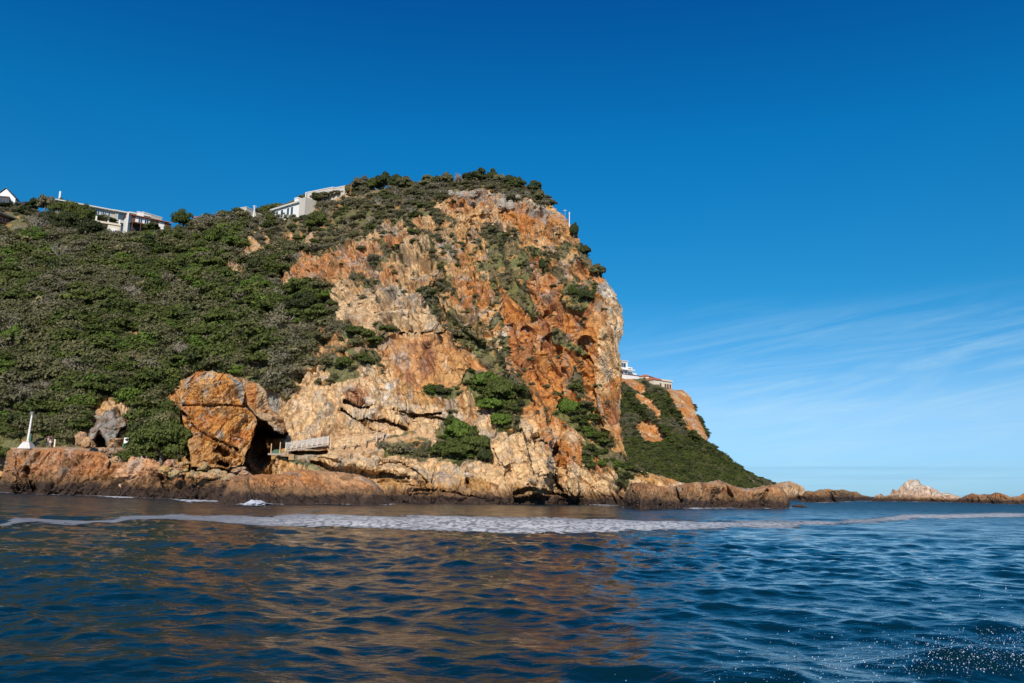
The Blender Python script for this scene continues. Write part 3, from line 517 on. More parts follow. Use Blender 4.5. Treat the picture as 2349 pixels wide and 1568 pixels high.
for a in [(936, 1088, 107, 58, 24, 'flat orange boulder tucked under the curved overhang', (.50, .28, .11), 71), (1022, 1079, 107, 24, 20, 'cream angular boulder under the big green bush, leftmost of three', (.60, .42, .24), 72), (1048, 1085, 106.5, 22, 15, 'cream rounded boulder between two others on the green-stained ledge', (.62, .48, .32), 73),
          (1073, 1091, 106, 20, 12, 'smallest cream boulder on the green-stained ledge, rightmost of three', (.66, .52, .38), 74), (244, 1139, 104, 36, 12, 'small black weedy rock awash in white foam', (.09, .06, .045), 75), (1600, 1166, 112, 60, 7, 'low dark weedy rock awash before the brown rocks', (.10, .06, .045), 76),
          (1834, 1162, 130, 34, 7, 'black half-sunk rock right of the nearest brown rocks', (.09, .06, .05), 77)]: boulder(*a)
for i, (px, py, Y, w, h) in enumerate([(1035, 445, 190, 14, 12), (1056, 449, 189, 12, 12), (1082, 447, 188, 14, 16), (1100, 441, 190, 20, 8), (1152, 470, 176, 18, 22), (1172, 474, 175, 18, 22), (1188, 452, 180, 10, 8)]):
    boulder(px, py, Y, w*1.25, h*1.25, ORD[i]+' grey weathered block from the left on the ledge under the summit scrub', (.42, .36, .29), 90+i, group='grey blocks along the summit ledge')
# ================================================================== WATER
dp = .8; rows_p = np.r_[np.array([.25, .5, .9, 1.5, 2.3, 3.2, 4.2]), np.arange(5.2, 640, dp)]
R = 1.9*FL/rows_p
th = np.r_[np.linspace(-80, -38, 60)[:-1], np.degrees(np.arctan(np.arange(-1430, 1431, 2.0)/FL)), np.linspace(38, 80, 60)[1:]]
th = np.radians(np.sort(th)); TH, RR = np.meshgrid(th, R); WX = RR*np.sin(TH); WY = RR*np.cos(TH)
dr = (RR**2)*dp/(1.9*FL); Z = np.zeros_like(WX); DX = Z.copy(); DY = Z.copy()
wr = np.random.default_rng(12)
NW = 150; lam = np.exp(wr.uniform(math.log(.16), math.log(9), NW)); lam.sort()
gust = .75+.5*(fbm(np.stack([WX/14, WY/14, np.zeros_like(WX)], -1), 400, 3)+.35)
for k in range(NW):
    l_ = lam[k]; K = 2*math.pi/l_; ang = math.radians(250)+wr.normal(0, .92 if l_ < 2 else .5); kx, ky = K*math.cos(ang), K*math.sin(ang)
    st = .011 if l_ < .35 else (.031 if l_ < 1.4 else (.0165 if l_ < 3 else .0095)); a = st/K; ph = wr.uniform(0, 6.283)
    nr = int(np.argmax(l_ < 2.0*dr[:, 0]*1.0)) if False else None
    ok = l_ > 1.8*dr[:, 0]*.9; r0 = int(np.argmax(ok)) if ok.any() else len(R)
    if r0 >= len(R): continue
    sl_ = slice(r0, None); att = sstep(1.3, 3.4, l_/dr[sl_]); f = kx*WX[sl_]+ky*WY[sl_]+ph; g = gust[sl_] if l_ < 3 else 1.0
    Z[sl_] += a*att*g*np.cos(f); q = .8*a*att*g*np.sin(f); DX[sl_] -= q*math.cos(ang); DY[sl_] -= q*math.sin(ang)
# the boat's wake wave, lower right
wp = at(2200, 1492, 9.0)
bx, by = 5.45, 9.6; rr = ((WX-bx)/1.0)**2+((WY-by)/.42)**2; Z += .30*np.exp(-rr)
rr = ((WX-2.9)/.8)**2+((WY-8.6)/.4)**2; Z += .07*np.exp(-rr)
WPX, WPY = WX+DX, WY+DY
mt, n, l, b = newmat('sea_water'); b.inputs['Base Color'].default_value = (0.001, 0.018, 0.028, 1); b.inputs['Roughness'].default_value = 0.02; b.inputs['IOR'].default_value = 1.333
g = nd(n, 'ShaderNodeNewGeometry'); mp = nd(n, 'ShaderNodeMapping'); mp.inputs['Rotation'].default_value = (0, 0, math.radians(-18)); mp.inputs['Scale'].default_value = (.62, 1.25, 1); l.new(g.outputs['Position'], mp.inputs[0])
z1 = nd(n, 'ShaderNodeTexNoise'); z1.inputs['Scale'].default_value = 1.15; z1.inputs['Detail'].default_value = 5; z1.inputs['Roughness'].default_value = .55; z1.inputs['Distortion'].default_value = .5; l.new(mp.outputs[0], z1.inputs['Vector'])
z2 = nd(n, 'ShaderNodeTexNoise'); z2.inputs['Scale'].default_value = 6.0; z2.inputs['Detail'].default_value = 4; z2.inputs['Distortion'].default_value = .8; l.new(mp.outputs[0], z2.inputs['Vector'])
dist = nd(n, 'ShaderNodeVectorMath', operation='LENGTH'); l.new(g.outputs['Position'], dist.inputs[0])
nf = ramp(n, l, mth(n, l, 'DIVIDE', dist.outputs['Value'], 120.0), [(0.08, 0.0), (0.4, .7)])      # the mesh carries the near waves
hh = mth(n, l, 'ADD', mth(n, l, 'MULTIPLY', mth(n, l, 'MULTIPLY', z1.outputs[0], nf), 1.0), mth(n, l, 'MULTIPLY', z2.outputs[0], 0.10))
bp = nd(n, 'ShaderNodeBump'); bp.inputs['Strength'].default_value = 1.0; bp.inputs['Distance'].default_value = .16; l.new(hh, bp.inputs['Height'])
# ripples too small for the mesh, as slopes (they must not fade with distance)
def ripple(sc, amt, seed):
    m3 = nd(n, 'ShaderNodeMapping'); m3.inputs['Location'].default_value = (seed, 0, 0); m3.inputs['Rotation'].default_value = (0, 0, math.radians(-18)); m3.inputs['Scale'].default_value = (.7, 1.2, 1); l.new(g.outputs['Position'], m3.inputs[0])
    zz = nd(n, 'ShaderNodeTexNoise'); zz.inputs['Scale'].default_value = sc; zz.inputs['Detail'].default_value = 3; l.new(m3.outputs[0], zz.inputs['Vector'])
    s_ = nd(n, 'ShaderNodeVectorMath', operation='SUBTRACT'); l.new(zz.outputs[1], s_.inputs[0]); s_.inputs[1].default_value = (.5, .5, .5)
    k_ = nd(n, 'ShaderNodeVectorMath', operation='SCALE'); l.new(s_.outputs[0], k_.inputs[0])
    if isinstance(amt, float): k_.inputs['Scale'].default_value = amt
    else: l.new(amt, k_.inputs['Scale'])
    f_ = nd(n, 'ShaderNodeVectorMath', operation='MULTIPLY'); l.new(k_.outputs[0], f_.inputs[0]); f_.inputs[1].default_value = (1, 1, 0); return f_.outputs[0]
ad1 = nd(n, 'ShaderNodeVectorMath', operation='ADD'); l.new(bp.outputs[0], ad1.inputs[0]); l.new(ripple(1.3, mth(n, l, 'MULTIPLY', nf, .85), 3), ad1.inputs[1])
ad2 = nd(n, 'ShaderNodeVectorMath', operation='ADD'); l.new(ad1.outputs[0], ad2.inputs[0]); l.new(ripple(5.0, .15, 9), ad2.inputs[1])
fr_ = ramp(n, l, mth(n, l, 'DIVIDE', dist.outputs['Value'], 400.0), [(0.07, 0.0), (0.18, .15), (0.34, .34), (1.0, .46)])     # unresolved chop blurs the far water
l.new(mth(n, l, 'ADD', mth(n, l, 'MULTIPLY', fr_, mth(n, l, 'ADD', mth(n, l, 'MULTIPLY', z1.outputs[0], 1.6), .2)), .02), b.inputs['Roughness'])
nm = nd(n, 'ShaderNodeVectorMath', operation='NORMALIZE'); l.new(ad2.outputs[0], nm.inputs[0]); l.new(nm.outputs[0], b.inputs['Normal'])
WATER = mt
nR, nC = WX.shape; WI = np.arange(nR*nC).reshape(nR, nC)
q = np.stack([WI[:-1, :-1], WI[1:, :-1], WI[1:, 1:], WI[:-1, 1:]], -1).reshape(-1, 4)
WV = np.stack([WPX, WPY, Z], -1)
sea = npmesh('water', WV.reshape(-1, 3), q, WATER, smooth=True); tag(sea, kind='structure')
# seabed sheet under the sea and all round, so that the water has no end
mb = plain('sea_bed_sand', (.004, .03, .045), .9); me = bpy.data.meshes.new('seabed'); me.from_pydata([(-15000, -15000, -2.6), (15000, -15000, -2.6), (15000, 15000, -2.6), (-15000, 15000, -2.6)], [], [(0, 1, 2, 3)]); me.materials.append(mb)
tag(link(bpy.data.objects.new('seabed', me)), kind='structure')

# ------------------------------------------------------------------ foam
FPX, FPY = proj(np.stack([WX, WY, np.zeros_like(WX)], -1))
topc = [(-200, 1212), (0, 1203), (39, 1195), (137, 1190), (254, 1192), (309, 1184), (418, 1182), (469, 1187), (520, 1183), (586, 1188), (687, 1179), (781, 1183), (918, 1185), (1012, 1183), (1219, 1189), (1450, 1194), (1590, 1197), (1881, 1198.5), (1978, 1193), (2039, 1188), (2068, 1181), (2204, 1180), (2301, 1177), (2349, 1179), (2600, 1184)]
botc = [(-200, 1216), (0, 1205), (187, 1203), (254, 1198), (332, 1195), (410, 1195), (488, 1196), (547, 1200), (644, 1208), (723, 1212), (918, 1216), (1012, 1219), (1168, 1225), (1309, 1225), (1387, 1221), (1590, 1216), (1687, 1213), (1816, 1211), (1865, 1204), (1978, 1202), (2058, 1196), (2107, 1192), (2236, 1190), (2349, 1187), (2600, 1194)]
tx, ty = np.array(topc).T; bx_, by_ = np.array(botc).T
Fp = np.stack([WX/2.2, WY/6.0, np.zeros_like(WX)], -1); e1 = fbm(Fp, 410, 5, .62); e2 = fbm(Fp*1.7, 420, 5, .62)
T = np.interp(FPX, tx, ty)+2.2*e1; Bm = np.interp(FPX, bx_, by_)+3.0*e2-.6
Bm = np.maximum(Bm, T+np.where(FPX < 500, 6.0, 5.0)+1.5*e1)
ff = np.clip(np.minimum(FPY-T, Bm-FPY), -9, 9)
def subwater(mask, dz, name, mat, attrs=None):
    keepf = (mask[:-1, :-1] & mask[1:, :-1] & mask[1:, 1:] & mask[:-1, 1:]); qq = np.stack([WI[:-1, :-1], WI[1:, :-1], WI[1:, 1:], WI[:-1, 1:]], -1)[keepf]
    u, inv = np.unique(qq.ravel(), return_inverse=True); V = WV.reshape(-1, 3)[u].copy(); V[:, 2] += (dz.ravel()[u] if isinstance(dz, np.ndarray) else dz)
    return npmesh(name, V, inv.reshape(-1, 4), mat, smooth=True, attrs={k: v.ravel()[u] for k, v in (attrs or {}).items()})
def foammat(name, base_c, white_c, thr, sc=(1.4, .8), wid=.12):
    mt, n, l, b = newmat(name); b.inputs['Roughness'].default_value = .55; g = nd(n, 'ShaderNodeNewGeometry'); a = nd(n, 'ShaderNodeAttribute', attribute_name='amount'); w = nd(n, 'ShaderNodeAttribute', attribute_name='white')
    mp = nd(n, 'ShaderNodeMapping'); mp.inputs['Scale'].default_value = (sc[0], sc[1], .3); l.new(g.outputs['Position'], mp.inputs[0])
    v = nd(n, 'ShaderNodeTexVoronoi'); v.inputs['Scale'].default_value = 2.6; l.new(mp.outputs[0], v.inputs['Vector'])
    z = nd(n, 'ShaderNodeTexNoise'); z.inputs['Scale'].default_value = 2.2; z.inputs['Detail'].default_value = 8; z.inputs['Roughness'].default_value = .65; l.new(mp.outputs[0], z.inputs['Vector'])
    f = mth(n, l, 'MULTIPLY', w.outputs['Fac'], ramp(n, l, mth(n, l, 'SUBTRACT', z.outputs[0], mth(n, l, 'MULTIPLY', v.outputs['Distance'], .55)), [(.12, 0.0), (.26, 1.0)]), True)
    l.new(mixc(n, l, f, tuple(base_c), tuple(white_c)), b.inputs['Base Color'])
    al = ramp(n, l, mth(n, l, 'ADD', mth(n, l, 'MULTIPLY', a.outputs['Fac'], 1.0), mth(n, l, 'MULTIPLY', mth(n, l, 'SUBTRACT', z.outputs[0], .5), 1.6)), [(thr, 0.0), (thr+wid, 1.0)])
    l.new(al, b.inputs['Alpha']); bp = nd(n, 'ShaderNodeBump'); bp.inputs['Strength'].default_value = .5; bp.inputs['Distance'].default_value = .1; l.new(z.outputs[0], bp.inputs['Height']); l.new(bp.outputs[0], b.inputs['Normal']); return mt
FOAM = foammat('foam_scum', (.235, .24, .25), (.66, .65, .62), .16, (1.5, .9), .34)
mid = (FPY-T)/np.maximum(Bm-T, 1); wh = np.interp(FPX, [0, 560, 720, 1250, 1500, 1800, 2000, 2100, 2349], [.0, .15, .8, 1.3, 1.1, .5, .35, .9, .9])*np.interp(mid, [0, .2, .45, .8, 1], [.15, .7, 1.2, .9, .6])
o = subwater(ff > -3, .02, 'foam_line', FOAM, {'amount': np.clip(.30+ff*.16, -1, .9), 'white': np.clip(wh+.25*e2, 0, 1.3)})
tag(o, 'long grey-white ribbon of sea foam drifting across the water', 'sea foam', kind='stuff')
SURF = [[(152, 1131), (190, 1129), (250, 1134), (318, 1141), (300, 1145), (230, 1142), (170, 1135)], [(-40, 1126), (30, 1130), (40, 1134), (-40, 1130)], [(392, 1144), (512, 1149), (530, 1156), (430, 1154), (390, 1148)], [(536, 1158), (560, 1152), (640, 1153), (700, 1156), (640, 1160), (560, 1163)],
        [(780, 1157), (800, 1156), (830, 1158), (800, 1161)], [(872, 1157), (900, 1155), (916, 1158), (896, 1160), (874, 1160)], [(1090, 1152), (1140, 1153), (1140, 1155), (1090, 1154)], [(1312, 1153), (1400, 1156), (1428, 1162), (1390, 1163), (1320, 1158)], [(1536, 1163), (1582, 1162), (1640, 1168), (1600, 1171), (1540, 1168)],
        [(1806, 1164), (1848, 1163), (1850, 1166), (1812, 1168)], [(1850, 1153), (1910, 1150), (1960, 1151), (1960, 1153), (1880, 1156)], [(1940, 1150), (2110, 1152), (2210, 1154), (2360, 1158), (2360, 1158.6), (2200, 1154.8), (2060, 1153), (1950, 1152)], [(2180, 1150), (2200, 1147), (2200, 1153)]]
sm = np.full(WX.shape, -9.0)
for p in SURF:
    d = segdist(FPX, FPY, p, True)[0]; sm = np.maximum(sm, np.where(pip(FPX, FPY, p), d, -d))
foot_line = [(-200, 1124), (0, 1128), (99, 1135), (154, 1136), (218, 1138), (311, 1142), (465, 1147), (500, 1155), (560, 1158), (760, 1157), (896, 1158), (905, 1151), (1100, 1153), (1300, 1154), (1420, 1157), (1430, 1165), (1560, 1167), (1740, 1167), (1812, 1167), (1850, 1151), (1905, 1153), (2008, 1150), (2196, 1153), (2349, 1157.5), (2520, 1160)]
fl_, _, _, sd_, _ = segdist(FPX, FPY, foot_line); sm = np.maximum(sm, 1.1-np.abs(fl_-.6)*1.1+1.8*fbm(Fp*.5, 440, 3))
sm = sm+1.9*e2
WHITE_M = foammat('white_water', (.52, .56, .60), (.80, .83, .86), .44, (1.1, .5))
dzf = .05+.0*Z; crest = np.exp(-(((FPX-585)/26)**2+((FPY-1158.5)/2.6)**2)); crest2 = np.exp(-(((FPX-887)/12)**2+((FPY-1158)/3)**2)); dzf = dzf+.34*crest*(1+1.1*e1+.8*fbm(Fp*4, 430, 3))
o = subwater((sm > -2.5) | (crest > .12), dzf, 'surf', WHITE_M, {'amount': np.clip(.27+sm*.10+crest*.6+.2*np.exp(-(((FPX-285)/30)**2+((FPY-1139)/4)**2))*3, 0, 1.4), 'white': np.ones_like(sm)})
tag(o, 'white surf washing along the foot of the shore rocks', 'surf', kind='stuff')
# spray thrown up by the boat: fine drops over the wake, lower right
V_, F_ = ico(2); dv = []; df = []; rs = np.random.default_rng(4); k = 0
def drop(px, py, D, r):
    global k
    p = unproj(np.array(px), np.array(py), D)
    if p[2] < .04: return
    dv.append(V_*r*np.array([1, 1, rs.uniform(.8, 1.5)])+p); df.append(F_+k*len(V_)); k += 1
for i in range(1700):
    t = rs.random(); px = 2349-abs(rs.normal(0, 260)) if t < .75 else rs.uniform(1600, 2349); base_y = 1568-30-(px-1650)*.085; py = base_y-abs(rs.normal(0, 28 if t < .8 else 60))+rs.uniform(-10, 70)
    D = rs.uniform(4.5, 8.0); drop(px, py, D, (min(rs.exponential(.0011), .0042)+.0007)*D/6)
for i in range(40): drop(rs.uniform(1500, 2340), rs.uniform(1300, 1560), rs.uniform(5, 9), rs.uniform(.001, .002))
mtD, n, l, b = newmat('spray_drops'); b.inputs['Base Color'].default_value = (.72, .82, .95, 1); b.inputs['Roughness'].default_value = .12; b.inputs['Transmission Weight'].default_value = .6
o = npmesh('sea_spray', np.concatenate(dv), np.concatenate(df), mtD, smooth=True); tag(o, 'white spray drops thrown up over the dark wake', 'sea spray', kind='stuff')
# ================================================================== VEGETATION
def leafmat(name, c1, c2, rough=.75, tr=.24):
    mt, n, l, b = newmat(name); b.inputs['Roughness'].default_value = rough; b.inputs['Specular IOR Level'].default_value = .2
    oi = nd(n, 'ShaderNodeObjectInfo'); g = nd(n, 'ShaderNodeNewGeometry')
    z = nd(n, 'ShaderNodeTexNoise'); z.inputs['Scale'].default_value = .16; z.inputs['Detail'].default_value = 4; l.new(g.outputs['Position'], z.inputs['Vector'])
    f = mth(n, l, 'ADD', mth(n, l, 'MULTIPLY', oi.outputs['Random'], .65), mth(n, l, 'MULTIPLY', mth(n, l, 'SUBTRACT', z.outputs[0], .3), .8), True)
    c = mixc(n, l, f, c1, c2); fr = ramp(n, l, g.outputs['Random Per Island'], [(0, .62), (1, 1.35)])
    c = mixc(n, l, 1.0, c, fr, 'MULTIPLY'); l.new(c, b.inputs['Base Color'])
    t = nd(n, 'ShaderNodeBsdfTranslucent'); l.new(c, t.inputs[0]); mx = nd(n, 'ShaderNodeMixShader'); mx.inputs[0].default_value = tr
    l.new(b.outputs[0], mx.inputs[1]); l.new(t.outputs[0], mx.inputs[2]); l.new(mx.outputs[0], n['Material Output'].inputs[0]); return mt
LM = {'lush': leafmat('leaf_lush', (.060, .084, .018), (.130, .150, .036)), 'olive': leafmat('leaf_olive', (.105, .108, .045), (.185, .175, .080)),
      'bright': leafmat('leaf_bright', (.090, .150, .022), (.150, .210, .035)), 'grey': leafmat('leaf_grey', (.130, .126, .068), (.215, .190, .115)),
      'dark': leafmat('leaf_dark', (.034, .050, .016), (.075, .088, .030)), 'tan': leafmat('leaf_tan', (.16, .145, .07), (.25, .21, .11)),
      'dead': leafmat('dry_twig', (.22, .19, .14), (.33, .28, .21), .9, 0)}
BARK = plain('bark', (.17, .13, .10), .9); PALEBARK = plain('pale_bark', (.38, .33, .26), .9)
def quadsoup(P, U, Vv):
    """leaf faces centred on P spanned by U and Vv"""
    V = np.stack([P-U-Vv, P+U-Vv*.6, P+U*.9+Vv, P-U*.8+Vv*.8], 1).reshape(-1, 3); return V, np.arange(len(V)).reshape(-1, 4)
def crown_arrays(rg, nb, nl, size, flat=.8, spread=.62, bl=(.28, .5), hollow=.0):
    pts = []; nrm = []
    for i in range(nb):
        a = rg.uniform(0, 6.283); r = spread*math.sqrt(rg.uniform(0, 1)); c = np.array([r*math.cos(a), r*math.sin(a), flat*(rg.uniform(.15, 1.0)*(1-.55*r/spread)+.12)]); br = rg.uniform(*bl)
        d = rg.normal(size=(nl, 3)); d /= np.linalg.norm(d, axis=1)[:, None]; d[:, 2] = np.abs(d[:, 2])*.9-.12*(rg.random(nl) < .5); rad = br*(rg.uniform(.55, 1.08, nl))
        pts.append(c+d*rad[:, None]*np.array([1, 1, .75])); nrm.append(d+np.array([0, 0, .25]))
    P = np.concatenate(pts); P[:, 2] = np.maximum(P[:, 2], .02); n = len(P); NR = np.concatenate(nrm)+rg.normal(size=(n, 3))*.45; NR /= np.linalg.norm(NR, axis=1)[:, None]; U = np.cross(NR, rg.normal(size=(n, 3))); U /= np.linalg.norm(U, axis=1)[:, None]; Vv = np.cross(NR, U); Vv /= np.linalg.norm(Vv, axis=1)[:, None]
    s = size*rg.uniform(.6, 1.3, n)[:, None]; return quadsoup(P, U*s, Vv*s*.75)
def tube_arrays(paths, sides=5):
    Vs = []; Fs = []; k = 0
    for pts, r0, r1 in paths:
        pts = np.array(pts, float); n = len(pts)
        for i, p in enumerate(pts):
            t = pts[min(i+1, n-1)]-pts[max(i-1, 0)]; t = t/(np.linalg.norm(t)+1e-9); a = np.cross(t, (0.3, .9, .2)); a /= np.linalg.norm(a); b_ = np.cross(t, a); r = r0+(r1-r0)*i/(n-1)
            for j in range(sides): an = 2*math.pi*j/sides; Vs.append(p+r*(math.cos(an)*a+math.sin(an)*b_))
        for i in range(n-1):
            for j in range(sides): Fs.append((k+i*sides+j, k+i*sides+(j+1) % sides, k+(i+1)*sides+(j+1) % sides, k+(i+1)*sides+j))
        k += n*sides
    return np.array(Vs), np.array(Fs)
def branch_paths(rg, n, spread=.7, h=.8, r=.035, base=(0, 0, 0), sub=2, lean=0):
    out_ = []
    for i in range(n):
        a = 2*math.pi*i/n+rg.uniform(-.5, .5); e = rg.uniform(.45, 1.0); tip = np.array([math.cos(a)*spread*e+lean, math.sin(a)*spread*e, h*rg.uniform(.7, 1.05)]); b0 = np.array(base, float)
        mid_ = b0+(tip-b0)*.5+np.array([rg.uniform(-.1, .1), rg.uniform(-.1, .1), .1]); out_.append(([b0, mid_, tip], r, r*.3))
        for j in range(sub):
            m2 = mid_+(tip-mid_)*rg.uniform(.0, .7); t2 = m2+np.array([rg.uniform(-.3, .3), rg.uniform(-.3, .3), rg.uniform(.1, .35)])*spread; out_.append(([m2, (m2+t2)/2+np.array([0, 0, .04]), t2], r*.45, r*.12))
    return out_
def merge(*vf):
    Vs = []; Fs = []; k = 0
    for V, F in vf: Vs.append(V); Fs.append(F+k); k += len(V)
    return np.concatenate(Vs), np.concatenate(Fs)
rg = np.random.default_rng(21)
def mesh_only(name, V, F, mats, mi=None):
    o = npmesh(name, V, F, None); me = o.data; bpy.data.objects.remove(o)
    for m_ in mats: me.materials.append(m_)
    if mi is not None: me.polygons.foreach_set('material_index', mi.astype(np.int32))
    return me
def bushmesh(kind, i):
    if kind in ('lush', 'dark', 'bright', 'olive'):
        Vl, Fl = crown_arrays(rg, 13, 84, .060 if kind != 'olive' else .055); Vt, Ft = tube_arrays(branch_paths(rg, 5, .5, .55, .03), 4)
    elif kind == 'grey':
        Vl, Fl = crown_arrays(rg, 11, 52, .055); Vt, Ft = tube_arrays(branch_paths(rg, 9, .75, .85, .022, sub=4), 3)
    elif kind == 'tan':
        Vl, Fl = crown_arrays(rg, 8, 40, .085); Vt, Ft = tube_arrays(branch_paths(rg, 6, .6, .6, .025), 3)
    else:
        Vl, Fl = crown_arrays(rg, 6, 18, .035); Vt, Ft = tube_arrays(branch_paths(rg, 12, .8, .95, .024, sub=6), 3)
    V, F = merge((Vl, Fl), (Vt, Ft)); mi = np.r_[np.zeros(len(Fl)), np.ones(len(Ft))]
    return mesh_only('shrub_'+kind, V, F, [LM[kind], PALEBARK if kind in ('dead', 'grey') else BARK], mi)
KINDS = ['lush', 'olive', 'grey', 'bright', 'dark', 'tan', 'dead']
BM = {k: [bushmesh(k, i) for i in range(3 if k in ('lush', 'olive', 'grey') else 2)] for k in KINDS}
PROTO = [(k, m_) for k in KINDS for m_ in BM[k]]; KID = {k: [i for i, (a, _) in enumerate(PROTO) if a == k] for k in KINDS}
FIRST = {}
def place_bush(pi, loc, sc, rz, label, group, name='shrub', sz=1.0):
    o = bpy.data.objects.new(name, PROTO[pi][1]); link(o); o.location = loc; o.scale = (sc, sc, sc*sz); o.rotation_euler = (0, 0, rz); tag(o, label, 'shrub', group); FIRST.setdefault(pi, o); return o
# scatter points over the two headlands
def scatter(M, dens, n, jit=0):
    P = M['P']; X = M['X']; Y = M['Y']; ins = M['ins']; a = P[1:, :-1]-P[:-1, :-1]; b_ = P[:-1, 1:]-P[:-1, :-1]; ar = np.linalg.norm(np.cross(a, b_), axis=-1)
    w = np.zeros(X.shape); w[:-1, :-1] = np.clip(ar, 0, np.percentile(ar[ins[:-1, :-1]], 97)); w = w*ins*dens; w = w.ravel(); idx = RNG.choice(len(w), n, p=w/w.sum(), replace=False)
    return P.reshape(-1, 3)[idx], X.ravel()[idx], Y.ravel()[idx]
vm = vegmask(HM['X'], HM['Y']); solid = soft(HM['X'], HM['Y'], VEG, 16, 50)
nopath = 1-soft(HM['X'], HM['Y'], [[(-400, 1014), (160, 1012), (300, 1022), (300, 1100), (-400, 1100)], [(540, 1020), (1000, 975), (1000, 1008), (760, 1045), (620, 1060), (540, 1060)]], 2, 110)
# keep the houses' fronts clear
nohouse = 1-soft(HM['X'], HM['Y'], [[(214, 506), (276, 506), (276, 530), (214, 530)], [(293, 490), (398, 490), (398, 518), (293, 524)], [(0, 490), (48, 500), (60, 530), (0, 530)]], 2, 111)
SP, SXp, SYp = scatter(HM, vm*nopath*nohouse*(1+1.6*sstep(860, 1050, HM['X'])), 7600)
left = sstep(760, 500, SXp); hillv = (fbm(SP/18, 501, 3)); u = RNG.random(len(SP)); hv2 = fbm(SP/7, 502, 3)
summit = (SXp > 560) & (SYp < 560) | (SXp > 860) & (SYp < 880)
kind = np.where(hillv+.5*hv2-.25*(1-left)-.35*sstep(640, 520, SYp)+.06 > 0, np.where(u < .44, 'lush', np.where(u < .54, 'dark', np.where(u < .64, 'bright', 'olive'))), np.where(u < .34, 'grey', np.where(u < .80, 'olive', np.where(u < .93, 'tan', 'dead'))))
kind = np.where(summit & (RNG.random(len(SP)) < .75), np.where(u < .55, 'grey', np.where(u < .84, 'olive', np.where(u < .93, 'lush', 'dead'))), kind)
bushy = soft(SXp, SYp, [VEG[5], VEG[6], VEG[8], [(640, 670), (700, 650), (780, 700), (760, 745), (690, 760), (620, 740), (560, 690)]], 8, 112) > .5
kind = np.where(bushy & (RNG.random(len(SP)) < .7), np.where(u < .6, 'lush', np.where(u < .8, 'bright', 'olive')), kind)
sc = (1.05+2.0*RNG.random(len(SP))**2.2)*(1.05+.5*left)*np.where(kind == 'lush', 1.12, 1.0); sc = np.where(summit, sc*.8, sc); fine_ = summit & (SXp > 640) & (SYp > 480); sc = np.where(fine_, sc*.75, sc); sc = np.where((SXp > 760) & (SYp > 560), sc*.62, sc); sc = np.where((SXp < 460) & (SYp > 930), sc*.8, sc)
sc = np.where(SXp > 1020, sc*.72, sc); sc = np.where((SXp < 460) & (SYp < 552), sc*.6, sc)
rock_bits_P, rx, ry = scatter(HM, (1-vm)*(soft(HM['X'], HM['Y'], [[(600, 640), (560, 480), (1250, 430), (1380, 640), (1400, 960), (1460, 1060), (1300, 1060), (1150, 850), (900, 760), (740, 840), (640, 860)]], 10, 113)*.9+.02)*nopath, 450)
SP = np.concatenate([SP, rock_bits_P]); SXp = np.r_[SXp, rx]; SYp = np.r_[SYp, ry]; kind = np.r_[kind, np.where(RNG.random(450) < .5, 'grey', np.where(RNG.random(450) < .7, 'olive', 'lush'))]; sc = np.r_[sc, .3+.65*RNG.random(450)**2]
pid = np.array([KID[k][int(r*len(KID[k])) % len(KID[k])] for k, r in zip(kind, RNG.random(len(SP)))])
rzv = RNG.uniform(0, 6.283, len(SP)); szv = RNG.uniform(.75, 1.15, len(SP)); SP[:, 2] -= sc*.12
